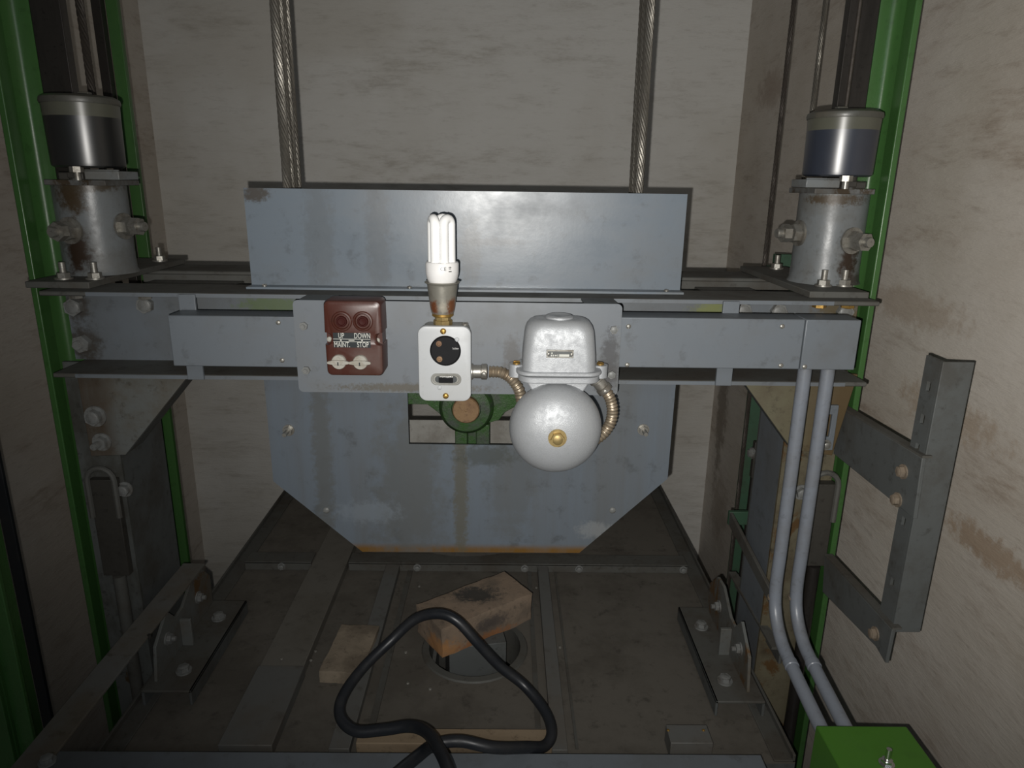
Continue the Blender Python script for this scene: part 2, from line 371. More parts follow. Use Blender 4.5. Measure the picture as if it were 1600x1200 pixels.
# ------------------------------------------------------------------ the shaft
XL, XR, YB = -0.93, 0.615, 1.97
ZF, ZT, YN = -1.0, 3.7, -0.25
struct(build(MB().box(XL-0.2, XR+0.2, YB, YB+0.2, ZF, ZT), 'wall_back', M['wall_back']))
struct(build(MB().box(XL-0.2, XL, YN, YB, ZF, ZT), 'wall_left', M['wall']))
def on_right(px, py):
    d = ray(px, py); return (XR-(XR+0.1), XR*d.y/d.x-(YN+YB)/2, H+XR*d.z/d.x-ZF)
M['wall_right'] = wall_mat('limewashed_concrete_right', patches=[(on_right(1128, 640), (0.3, 0.045, 0.20), (0.20, 0.165, 0.13), 0.75), (on_right(1122, 800), (0.3, 0.07, 0.10), (0.28, 0.22, 0.17), 0.5),
    (on_right(1545, 860), (0.3, 0.10, 0.022), (0.32, 0.22, 0.14), 0.7), (on_right(1480, 650), (0.3, 0.12, 0.03), (0.36, 0.27, 0.19), 0.6), (on_right(1205, 140), (0.3, 0.09, 0.05), (0.30, 0.23, 0.18), 0.6), (on_right(1420, 480), (0.3, 0.14, 0.03), (0.36, 0.28, 0.21), 0.5)])
struct(build(MB().box(XR, XR+0.2, YN, YB, ZF, ZT), 'wall_right', M['wall_right']))
struct(build(MB().box(XL-0.2, XR+0.2, YN, YB+0.2, ZF-0.2, ZF), 'floor', M['floor']))
struct(build(MB().box(XL-0.2, XR+0.2, YN, YB+0.2, ZT, ZT+0.2), 'ceiling', M['wall']))

# ------------------------------------------------------------------ key planes
YF, YWB = 0.90, 0.975            # crosshead: flange front, web front
TH = 0.006
zt = Zat(700, 463, YF)           # top of the upper flange
zb = Zat(700, 597, YF)           # underside of the lower flange
xl, xr = Xat(60, 458, YF), Xat(1376, 468, YF)
RZ = H - 0.78                    # the car roof

# ------------------------------------------------------------------ car
cx0, cx1, cy0, cy1 = -0.560, 0.415, 0.80, 1.82
car = thing('lift_car', 'dusty brown-grey steel lift car roof with low raised rims, below the grey crossbeam', 'lift car', ((cx0+cx1)/2, 1.3, ZF))
hc = G(742, 1012, -0.78); hr = 0.080
bm_ = MB(); n = 40
outer = [(cx0, cy0), (cx1, cy0), (cx1, cy1), (cx0, cy1)]
inner = [(hc.x+hr*math.cos(2*math.pi*k/n), hc.y+hr*math.sin(2*math.pi*k/n)) for k in range(n)]
bm_.holed(outer, inner, 0, 0.003)
bm_.v = [Vector((p.x, p.z, RZ-0.003+p.y)) for p in bm_.v]
build(bm_, 'roof_panel', M['roof'], car)
for nm, b in (('side_wall', (cx0, cx0+0.02, cy0, cy1)), ('side_wall', (cx1-0.02, cx1, cy0, cy1)), ('rear_wall', (cx0+0.02, cx1-0.02, cy1-0.02, cy1)), ('front_wall', (cx0+0.02, cx1-0.02, cy0, cy0+0.02))):
    build(MB().box(b[0], b[1], b[2], b[3], ZF, RZ-0.003), nm, M['grey_dark'], car)
build(MB().box(cx0, cx0+0.004, cy0, cy1, RZ, RZ+0.012).box(cx0, cx0+0.03, cy0, cy1, RZ, RZ+0.003), 'rim_angle', M['dusty'], car, 0.0008)
build(MB().box(cx1-0.004, cx1, cy0, cy1, RZ, RZ+0.012).box(cx1-0.03, cx1, cy0, cy1, RZ, RZ+0.003), 'rim_angle', M['dusty'], car, 0.0008)
ya = G(700, 872, -0.765).y
cas = [build(MB().box(a, b, ya-0.028, ya-0.024, RZ, RZ+0.018).box(a, b, ya-0.028, ya+0.012, RZ+0.015, RZ+0.019), 'cross_angle', M['dusty'], car, 0.0008) for a, b in ((cx0+0.03, -0.394), (-0.317, cx1-0.03))]
for px in (440, 652, 820, 905, 1068):
    p = W(px, 883, ya-0.028); bolt(cas[0] if px < 500 else cas[1], (p.x, ya-0.028, RZ+0.009), s=0.006, mat='bolt_grey')
r1 = build(MB().box(-0.240, -0.211, cy0+0.005, ya-0.028, RZ, RZ+0.014), 'roof_rib', M['strip'], car, 0.001)
r2 = build(MB().box(0.073, 0.095, cy0+0.005, ya-0.028, RZ, RZ+0.014), 'roof_rib', M['strip'], car, 0.001)
# thin overlapping sheet between the ribs, with rivets
for (a, b2, c, d) in ((-0.195, -0.185, cy0+0.06, ya-0.03), (0.052, 0.060, cy0+0.06, ya-0.03), (0.108, 0.112, cy0+0.02, ya-0.03)):
    build(MB().box(a, b2, c, d, RZ, RZ+0.003), 'sheet_seam', M['dusty'], car)
for px, py in ((655, 915), (634, 1018), (637, 1066), (672, 1075), (838, 917), (866, 1078), (875, 1010), (620, 897)):
    p = G(px, py, -0.778); screw(car, (p.x, p.y, RZ), 0.0032, 'bolt', (0, 0, 1), 'rivet')
# wide flat duct on the roof
duct = thing('cable_duct', 'wide flat grey sheet-metal duct running front to back over the left of the car roof', 'cable duct', (-0.356, 1.2, RZ))
yj = G(440, 1040, -0.76).y
build(MB().box(-0.393, -0.318, cy0+0.004, yj, RZ+0.0001, RZ+0.020), 'duct_cover', M['strip'], duct, 0.001)
d2 = build(MB().box(-0.391, -0.320, yj, 1.62, RZ+0.0001, RZ+0.0185), 'duct_cover', M['duct_rear'], duct, 0.001); d2['label'] = 'dustier brown rear cover'
for px, py in ((493, 1018), (486, 1032), (440, 1030)):
    p = G(px, py, -0.76); screw(duct, (p.x, p.y, RZ+0.020), 0.003, 'bolt', (0, 0, 1))
# vent in the roof
vent = thing('roof_ventilator', 'round vent opening in the car roof with a grey duct box inside, under the brick', 'ventilator', (hc.x, hc.y, RZ-0.12))
vm = MB(); prof = []
for k in range(n+1):
    a = 2*math.pi*k/n
vm.lathe((hc.x, hc.y, RZ), (0, 0, 1), [(hr-0.001, -0.10), (hr-0.001, 0.004), (hr+0.010, 0.003), (hr+0.012, 0.0005)], n)
vm.f = [f for f in vm.f if len(f) == 4]; vm.sm = [True]*len(vm.f)
build(vm, 'collar', M['dusty'], vent)
build(MB().cyl((hc.x, hc.y, RZ-0.12), (hc.x, hc.y, RZ-0.10), hr), 'base_disc', M['dark'], vent)
bxm = MB().box(hc.x-0.048, hc.x+0.048, hc.y-0.040, hc.y+0.042, RZ-0.10, RZ+0.034)
bxm.rot((hc.x, hc.y, RZ), Matrix.Rotation(math.radians(10), 3, 'Z'))
build(bxm, 'inner_duct', M['grey_dark'], vent, 0.001)
bxm = MB().box(hc.x-0.072, hc.x-0.066, hc.y-0.03, hc.y+0.03, RZ-0.10, RZ-0.01)
build(bxm, 'louvre', M['strip'], vent)
# brick
def lump(c, dims, rotz, mat, name, label, cat, seed, amp=0.0025, tilt=(0, 0)):
    bm = bmesh.new(); bmesh.ops.create_cube(bm, size=1)
    bmesh.ops.subdivide_edges(bm, edges=bm.edges, cuts=14, use_grid_fill=True)
    rnd = random.Random(seed); from mathutils import noise
    for v in bm.verts:
        q = Vector((v.co.x*dims[0], v.co.y*dims[1], v.co.z*dims[2]))
        # knock the edges and corners off
        e = sorted([abs(v.co.x)*2, abs(v.co.y)*2, abs(v.co.z)*2])
        k = 1 - 0.03*max(0, e[1]-0.8)*5*(0.6+0.8*noise.noise(q*30+Vector((seed, 0, 0))))
        q = Vector((q.x*(1-(1-k)*min(1, dims[2]/dims[0]*1.3)), q.y*(1-(1-k)*min(1, dims[2]/dims[1]*1.2)), q.z*k))
        q += Vector((noise.noise(q*25+Vector((seed, 1, 5))), noise.noise(q*25+Vector((9, seed, 5))), noise.noise(q*25+Vector((3, 1, seed)))))*amp*1.6
        q += Vector((noise.noise(q*90), noise.noise(q*90+Vector((7, 7, 7))), noise.noise(q*90+Vector((2, 9, 4)))))*amp*0.7
        v.co = q
    R = Matrix.Rotation(rotz, 3, 'Z') @ Matrix.Rotation(tilt[0], 3, 'X') @ Matrix.Rotation(tilt[1], 3, 'Y')
    mb = MB(); bm.verts.index_update()
    mb.add([Vector(c)+R @ v.co for v in bm.verts], [tuple(v.index for v in f.verts) for f in bm.faces], True); bm.free()
    return tag(build(mb, name, mat, None), label, cat)
bt = (G(660, 942, -0.69) + G(823, 924, -0.69))/2
pa, pb = G(664, 942, -0.69), G(790, 895, -0.69)
ang = math.atan2(pb.y-pa.y, pb.x-pa.x)
_ob = (bt.x, bt.y, H-0.69-0.056)
M['brick'] = metal_paint('weathered_brick_fired', (0.235, 0.175, 0.125), 0.9, 0.75, scale=14, dirt_col=(0.10, 0.082, 0.065), bmp=0.8, patches=[
    ((0.0, 0.012, 0.056), (0.045, 0.026, 0.012), (0.040, 0.038, 0.034), 0.95),
    ((-0.055, -0.072, 0.012), (0.034, 0.030, 0.026), (0.34, 0.17, 0.065), 0.95), ((0.02, -0.040, 0.004), (0.075, 0.045, 0.012), (0.26, 0.105, 0.035), 0.85), ((0.03, -0.03, 0.03), (0.04, 0.03, 0.014), (0.06, 0.05, 0.045), 0.8)])
lump((bt.x, bt.y-0.002, H-0.69-0.0285), (0.184, 0.085, 0.055), ang, M['brick'], 'brick', 'weathered orange-brown brick lying askew on top of the round roof vent', 'brick', 3, 0.0011)
pc = G(548, 1018, -0.765)
lump((pc.x, pc.y+0.002, RZ+0.011), (0.068, 0.125, 0.021), math.radians(-4), M['stone'], 'stone_slab', 'flat pale brown stone slab lying beside the wide duct on the car roof', 'stone slab', 11, 0.0010)
# wood batten and small box near the front rim
p0, p1 = G(560, 1150, -0.765), G(862, 1150, -0.765)
tag(build(MB().box(p0.x, p1.x, G(700, 1162, -0.76).y, G(700, 1138, -0.76).y, RZ+0.0031, RZ+0.020), 'wood_batten', M['wood'], None, 0.0015), 'worn brown wooden batten lying across the front of the car roof, under the black cable', 'batten')
pj = (G(1040, 1132, -0.752), G(1104, 1132, -0.752))
jb = thing('junction_cover', 'small plain grey sheet-metal box on the front right of the car roof', 'box', ((pj[0].x+pj[1].x)/2, 0.84, RZ))
build(MB().box(pj[0].x, pj[1].x, cy0+0.004, pj[0].y, RZ, RZ+0.028), 'cover', M['strip'], jb, 0.001)
for px in (1043, 1098):
    p = G(px, 1138, -0.752); screw(jb, (p.x, p.y-0.004, RZ+0.028), 0.0022, 'bolt_brass', (0, 0, 1))
# front transom
fz = H-0.735; fy = G(700, 1176, -0.735).y
tag(build(MB().box(-0.60, 0.35, 0.55, fy, fz-0.05, fz).box(-0.60, 0.35, 0.55, 0.555, ZF, fz-0.05), 'front_beam', M['grey'], None, 0.0015), 'long grey steel beam crossing the bottom of the view in front of the car roof', 'beam')

# ------------------------------------------------------------------ crosshead
def channel(name, label, ys, yw, x0, x1):
    """U-section on its side: web at yw, flanges running to ys"""
    t = thing(name, label, 'steel beam', ((x0+x1)/2, yw, zb))
    a, b = min(yw, yw+(TH if ys < yw else -TH)), max(yw, yw+(TH if ys < yw else -TH))
    build(MB().box(x0-0.013 if ys < 0.95 else x0+0.012, x1+0.010 if ys < 0.95 else x1-0.012, a, b, zb+TH, zt-TH), 'web', M['web'] if ys < 0.95 else M['dusty'], t)
    sg = 1 if ys < yw else -1
    for z0, nm in ((zt-TH, 'upper_flange'), (zb, 'lower_flange')):
        build(MB().box(x0, x1, ys, yw+sg*TH, z0, z0+TH), nm, M['dusty'] , t, 0.0015)
    return t
def on(px, py, Y, o): return W(px, py, Y) - Vector(o)
_o = ((xl+xr)/2, YWB, zb)
M['web'] = metal_paint('grey_enamel_web', GREY, 0.36, 0.4, scale=7, bmp=0.08, dirt_col=(0.080, 0.078, 0.070), patches=[
    (on(425, 476, YWB, _o), (0.05, 0.02, 0.014), (0.10, 0.14, 0.06), 0.8), (on(1112, 486, YWB, _o), (0.03, 0.02, 0.02), (0.17, 0.19, 0.05), 0.8),
    (on(1320, 485, YWB, _o), (0.045, 0.02, 0.03), (0.10, 0.075, 0.035), 0.9), (on(118, 478, YWB, _o), (0.022, 0.02, 0.022), (0.04, 0.03, 0.02), 0.8), (on(133, 538, YWB, _o), (0.026, 0.02, 0.026), (0.04, 0.03, 0.02), 0.8)])
front = channel('crosshead_channel', 'long grey painted steel channel across the whole view, behind the control boxes', YF, YWB, xl, xr)
YR = 1.125
rear = channel('crosshead_channel', 'dark dusty steel channel running parallel behind the front crossbeam', 1.205, YR, xl+0.012, xr-0.02)
# painted front edge of the flanges
fe = MB().box(xl+0.06, xr-0.06, YF-0.0012, YF, zt-TH+0.0006, zt-0.0004)
fe.box(xl+0.03, xr-0.03, YF-0.0012, YF, zb+0.0004, zb+TH-0.0006)
build(fe, 'painted_edge', M['grey'], front)
for px, py, s in ((118, 479, 0.0125), (229, 476, 0.0115), (1215, 486, 0.0115), (1318, 487, 0.0115), (1160, 485, 0.0115)):
    p = W(px, py, YWB); bolt(front, p, s=s, mat='bolt_grey', washer=False)
p = W(131, 536, YWB); bolt(front, p, s=0.0125, kind='nut', mat='bolt_grey', stud=0.009, washer=False)
for px, py in ((112, 463), (220, 460), (1285, 478), (1330, 477)):
    p = W(px, py, YF+0.03); bolt(front, (p.x, YF+0.04, zt-TH), (0, 0, -1), s=0.009, kind='head', mat='bolt_brass' if px > 800 else 'bolt')
# packing bars lying between the two channels
for a, b, lab in ((215, 362, 'left'), (1100, 1190, 'right')):
    xa, xb = Xat(a, 438, 1.05), Xat(b, 438, 1.05)
    tag(build(MB().box(xa, xb, 1.0, 1.10, zt-0.030, zt-0.012), 'packing_bar', M['dusty'], None, 0.001), 'dusty flat steel packing bar between the two channels at the %s end' % lab, 'bar', 'packing bars between the channels')

# ------------------------------------------------------------------ sheave guard plates
YP = 0.962
pl = thing('sheave_guard', 'large pale grey rectangular steel plate standing upright on the crossbeam behind the bulb', 'guard plate', (Xat(728, 452, YP), YP, zt))
pts = [W(383, 294, YP), W(1075, 303, YP), W(1062, 452, YP), W(391, 450, YP)]
z1 = (pts[0].z+pts[1].z)/2; xa = (pts[0].x+pts[3].x)/2; xb = (pts[1].x+pts[2].x)/2
_op = (Xat(728, 452, YP), YP, zt)
pmat = metal_paint('grey_enamel_upper', (0.150, 0.178, 0.208), 0.24, 0.40, scale=6, bmp=0.12, dirt_col=(0.10, 0.098, 0.09), streak=(0.6, 1, 1), patches=[  # tall dark patches imitate soft shadows falling on the plate
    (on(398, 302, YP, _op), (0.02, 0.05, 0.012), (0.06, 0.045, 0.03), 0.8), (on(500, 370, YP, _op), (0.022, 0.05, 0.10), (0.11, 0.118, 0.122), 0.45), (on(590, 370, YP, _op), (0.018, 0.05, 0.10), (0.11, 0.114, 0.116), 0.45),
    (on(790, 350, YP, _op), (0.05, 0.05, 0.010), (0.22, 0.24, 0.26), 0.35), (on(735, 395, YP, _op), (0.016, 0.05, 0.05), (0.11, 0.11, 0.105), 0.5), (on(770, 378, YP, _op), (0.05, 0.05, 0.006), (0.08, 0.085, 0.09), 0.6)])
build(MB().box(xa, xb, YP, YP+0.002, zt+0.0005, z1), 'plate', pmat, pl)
build(MB().box(xa, xb, YP-0.022, YP, zt, zt+0.0028), 'foot_flange', M['grey_plate'], pl)
for px in (414, 1041, 640): screw(pl, (Xat(px, 455, YP-0.011), YP-0.011, zt+0.0028), 0.0035, 'bolt', (0, 0, 1))
YO = 0.985
oc = thing('sheave_guard', 'wide grey plate with cut-off lower corners and rectangular opening, below the crossbeam', 'guard plate', (Xat(735, 862, YO), YO, Zat(735, 862, YO)))
o_ = [W(410, 596, YO), W(427, 752, YO), W(566, 862, YO), W(905, 864, YO), W(1043, 748, YO), W(1056, 604, YO)]
opts = [(p.x, p.z) for p in o_]
zc = zb-0.0005; opts[0] = (opts[1][0]-0.001, zc); opts[5] = (opts[4][0]+0.001, zc)
hz0, hz1 = Zat(735, 695, YO), Zat(735, 604, YO); hx0, hx1 = Xat(638, 660, YO), Xat(836, 660, YO)
_oo = (Xat(735, 862, YO), YO, Zat(735, 862, YO)); _band_shade = (0.103, 0.108, 0.106)
_po = [(on(505, 720, YO, _oo), (0.016, 0.05, 0.22), _band_shade, 0.8), (on(640, 770, YO, _oo), (0.055, 0.05, 0.16), _band_shade, 0.75), (on(720, 770, YO, _oo), (0.012, 0.05, 0.16), (0.10, 0.09, 0.06), 0.7), (on(800, 760, YO, _oo), (0.04, 0.05, 0.10), _band_shade, 0.55),  # soft vertical shadow bands painted into the enamel colour
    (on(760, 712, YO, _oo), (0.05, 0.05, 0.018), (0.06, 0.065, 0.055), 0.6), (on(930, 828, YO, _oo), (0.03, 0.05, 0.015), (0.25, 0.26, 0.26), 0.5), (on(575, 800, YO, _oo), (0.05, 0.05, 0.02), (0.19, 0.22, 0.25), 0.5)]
octm = metal_paint('grey_enamel_guard', (0.128, 0.152, 0.180), 0.33, 0.62, scale=4, bmp=0.05, dirt_col=(0.098, 0.098, 0.092), streak=(1.8, 1, 0.14),  # upright dirt streaks also help imitate the shadow bands
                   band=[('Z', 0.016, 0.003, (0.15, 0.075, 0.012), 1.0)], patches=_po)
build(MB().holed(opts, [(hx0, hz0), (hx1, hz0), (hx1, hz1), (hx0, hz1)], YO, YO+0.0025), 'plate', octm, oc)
for px, py in ((451, 672), (1005, 671)):
    bolt(oc, W(px, py, YO), s=0.0065, kind='nut', mat='bolt', stud=0.016)
for px, py in ((510, 797), (957, 797)): screw(oc, W(px, py, YO), 0.005, 'bolt_grey')

# ------------------------------------------------------------------ sheave with its bearing, seen through the opening
YS = 1.01
hub = W(728, 641, YS)
sv = thing('rope_sheave', 'green cast rope sheave with round bronze shaft end behind the plate opening', 'sheave', (hub.x, 1.06, hub.z-0.28))
lx = Xat(447, 290, 1.016); rx = Xat(1000, 290, 1.016); sr = (rx-lx)/2; scx = (rx+lx)/2
mb = MB()
for k in range(4):
    yy = 1.022+0.016*k
    mb.lathe((scx, yy, hub.z), (0, 1, 0), [(sr-0.04, -0.008), (sr+0.004, -0.008), (sr-0.006, -0.004), (sr-0.006, 0.004), (sr+0.004, 0.008), (sr-0.04, 0.008)], 64)
mb.f, mb.sm = zip(*[(f, s_) for f, s_ in zip(mb.f, mb.sm) if len(f) == 4]); mb.f = list(mb.f); mb.sm = list(mb.sm)
# inner face of the rim
mb.lathe((scx, 1.014, hub.z), (0, 1, 0), [(sr-0.04, 0), (sr-0.04, 0.064)], 64)
mb.f, mb.sm = zip(*[(f, s_) for f, s_ in zip(mb.f, mb.sm) if len(f) == 4]); mb.f = list(mb.f); mb.sm = list(mb.sm)
build(mb, 'rim', M['grease'], sv)
hm = MB().lathe((hub.x, 1.05, hub.z), (0, -1, 0), [(0.043, -0.02), (0.042, 0.026), (0.036, 0.034), (0.0225, 0.035), (0.0215, 0.031)], 48)
build(hm, 'hub', M['green_cast'], sv)
build(MB().lathe((hub.x, 1.05, hub.z), (0, -1, 0), [(0.0205, 0.03), (0.0205, 0.0405), (0.019, 0.042), (0.002, 0.042), (0.0018, 0.040)], 40), 'shaft', M['bronze'], sv)
xs0, xs1 = Xat(711, 690, 1.03), Xat(765, 690, 1.03); xm = (xs0+xs1)/2
build(MB().box(xs0, xm-0.008, 1.03, 1.06, hub.z-sr+0.04, hub.z-0.03).box(xm+0.006, xs1, 1.03, 1.06, hub.z-sr+0.04, hub.z-0.03).box(xm-0.008, xm+0.006, 1.045, 1.06, hub.z-sr+0.04, hub.z-0.03), 'spoke', M['green_cast'], sv, 0.002)
build(MB().box(xs0+0.01, xs1-0.01, 1.03, 1.06, hub.z+0.03, hub.z+sr-0.04), 'spoke', M['green_cast'], sv, 0.002)
za = Zat(660, 632, 1.03)
arm = [(hub.x-sr+0.04, 1.03, za), (hub.x-0.060, 1.03, za), (hub.x-0.045, 1.03, za-0.012), (hub.x-0.03, 1.03, za-0.025), (hub.x+0.03, 1.03, za-0.03), (hub.x+0.050, 1.03, za-0.024), (hub.x+0.058, 1.03, za-0.012), (hub.x+0.075, 1.03, za-0.002), (hub.x+0.095, 1.03, za), (hub.x+sr-0.04, 1.03, za), (hub.x+sr-0.04, 1.03, za+0.045), (hub.x-sr+0.04, 1.03, za+0.045)]
build(MB().prism(arm, (0, 0.03, 0)), 'spoke', M['green_cast'], sv, 0.001)
# rear guard plate behind the sheave
YG = 1.112
zg = Zat(670, 655, YG)
ro = [(p.x, p.z) for p in (W(440, 655, YG), W(455, 745, YG), W(575, 835, YG), W(890, 835, YG), W(1000, 735, YG), W(1012, 657, YG))]
tag(build(MB().prism([(x, YG, min(z, zg)) for x, z in ro], (0, 0.002, 0)), 'rear_guard', metal_paint('dusty_cream_plate', (0.26, 0.255, 0.235), 0.5, 0.5, scale=12), None), 'pale dusty plate behind the sheave, glimpsed through the lower part of the opening', 'guard plate')

# ------------------------------------------------------------------ wire ropes
def rope_mesh(length, r=0.005, lay=0.048, strands=6, steps=10, sides=6, z0=0.0):
    mb = MB(); n = max(2, int(length/lay*steps)); rs = r*(0.36 if strands == 6 else 0.30); rc = r-rs
    for s in range(strands):
        pts = []
        for i in range(n+1):
            z = z0+length*i/n; a = -2*math.pi*(z/lay) + 2*math.pi*s/strands
            pts.append((rc*math.cos(a), rc*math.sin(a), z))
        mb.tube(pts, rs, sides)
    mb.tube([(0, 0, z0), (0, 0, z0+length)], rc*0.85, 8)
    return mb
zr0 = hub.z
rmb = rope_mesh(ZT-zr0-0.002, 0.0066, lay=0.075, strands=8, steps=12)
rme = mesh_of(rmb, 'rope', Vector((0,0,0))); rme.materials.append(M['rope'])
posn = ['nearest', 'second', 'third', 'farthest']
for side, X in (('left', lx), ('right', rx)):
    for k in range(4):
        o = bpy.data.objects.new('wire_rope', rme); COL.objects.link(o); o.location = (X, 1.022+0.016*k, zr0)
        o.rotation_euler = (0, 0, k*0.5)
        tag(o, 'twisted steel suspension rope, %s of the four in the %s bundle behind the upper plate' % (posn[k], side), 'rope', 'suspension ropes, %s bundle' % side)
def single_rope(px, py, Y, r, mat, z0, label, name='wire_rope', twisted=True, rot=0):
    p = W(px, py, Y)
    mb = rope_mesh(ZT-z0-0.002, r, lay=r*10) if twisted else MB().tube([(0, 0, 0), (0, 0, ZT-z0-0.002)], r, 10)
    me = mesh_of(mb, name, Vector((0,0,0))); me.materials.append(M[mat]); o = bpy.data.objects.new(name, me); COL.objects.link(o)
    o.location = (p.x, p.y, z0); return tag(o, label, 'rope')
single_rope(132, 60, 1.165, 0.0062, 'rope_dark', ZF, 'dark greasy wire rope hanging behind the left oil cup')
single_rope(1224, 150, 1.30, 0.0042, 'rope_dark', ZF, 'thin black rope hanging free in front of the right corner of the shaft', twisted=True)
single_rope(1278, 100, 1.18, 0.0040, 'rope', zt+0.02, 'thin brown wire rope running down just left of the right oil cup')
single_rope(1331, 100, 0.99, 0.0026, 'rope_dark', zt+0.012+0.16, 'thin dark cable running down along the edge of the right guide rail', twisted=False)

# ------------------------------------------------------------------ guide rails
def guide_rail(side, Xf, Xroot, Xtip, label):
    s = -1 if side == 'left' else 1
    t = thing('guide_rail', label, 'guide rail', (Xf, 1.03, ZF), None)
    build(MB().box(Xf, Xf+s*0.009, 0.983, 1.077, ZF, ZT), 'flange', M['green'], t, 0.0015)
    w_ = Xroot-Xf; cv = []
    for i in range(9):
        u = i/8; cv.append((Xf+w_*u*0.92, 0.0085+0.016*(1-u)**7))
    pts = [(x, 1.03-d, ZF) for x, d in cv] + [(Xroot, 1.0218, ZF), (Xroot, 1.0382, ZF)] + [(x, 1.03+d, ZF) for x, d in reversed(cv)]
    build(MB().prism(pts, (0, 0, ZT-ZF), True), 'stem', M['green'], t)
    build(MB().box(Xroot, Xtip, 1.022, 1.038, ZF, ZT), 'running_blade', M['rail'], t, 0.001)
    return t
guide_rail('left', -0.652, -0.624, -0.584, 'tall T-shaped guide rail with green painted flange, on the left beside the shaft wall')
guide_rail('right', 0.514, 0.488, 0.448, 'tall T-shaped guide rail with green painted flange, on the right beside the shaft wall')
# rear posts
t = thing('counterweight_rail', 'narrow dark and green vertical rail standing behind the left oil cup', 'guide rail', (-0.67, 1.31, ZF))
xa0, xa1, xa2 = Xat(153, 0, 1.31), Xat(168, 0, 1.31), Xat(187, 0, 1.31)
build(MB().box(xa1, xa2, 1.30, 1.31, ZF, ZT), 'flange', M['green'], t, 0.001)
build(MB().box(xa0, xa1, 1.285, 1.30, ZF, ZT), 'running_blade', M['rail'], t, 0.001)
xb0, xb1 = Xat(1164, 660, 1.30), Xat(1191, 660, 1.30)
t = thing('counterweight_rail', 'dull dark green vertical post behind the right gusset, ending beside the right guide shoe', 'post', ((xb0+xb1)/2, 1.31, ZF))
ztop = Zat(1225, 398, 1.30)
build(MB().box(xb0, xb1, 1.30, 1.306, ZF, ztop-0.02), 'face_plate', M['green_dull'], t, 0.001)
xc0 = Xat(1213, 410, 1.30)
build(MB().box(min(xc0, xb1), xb1+0.045, 1.306, 1.32, ZF, ztop), 'side_plate', M['green_dull'], t, 0.001)

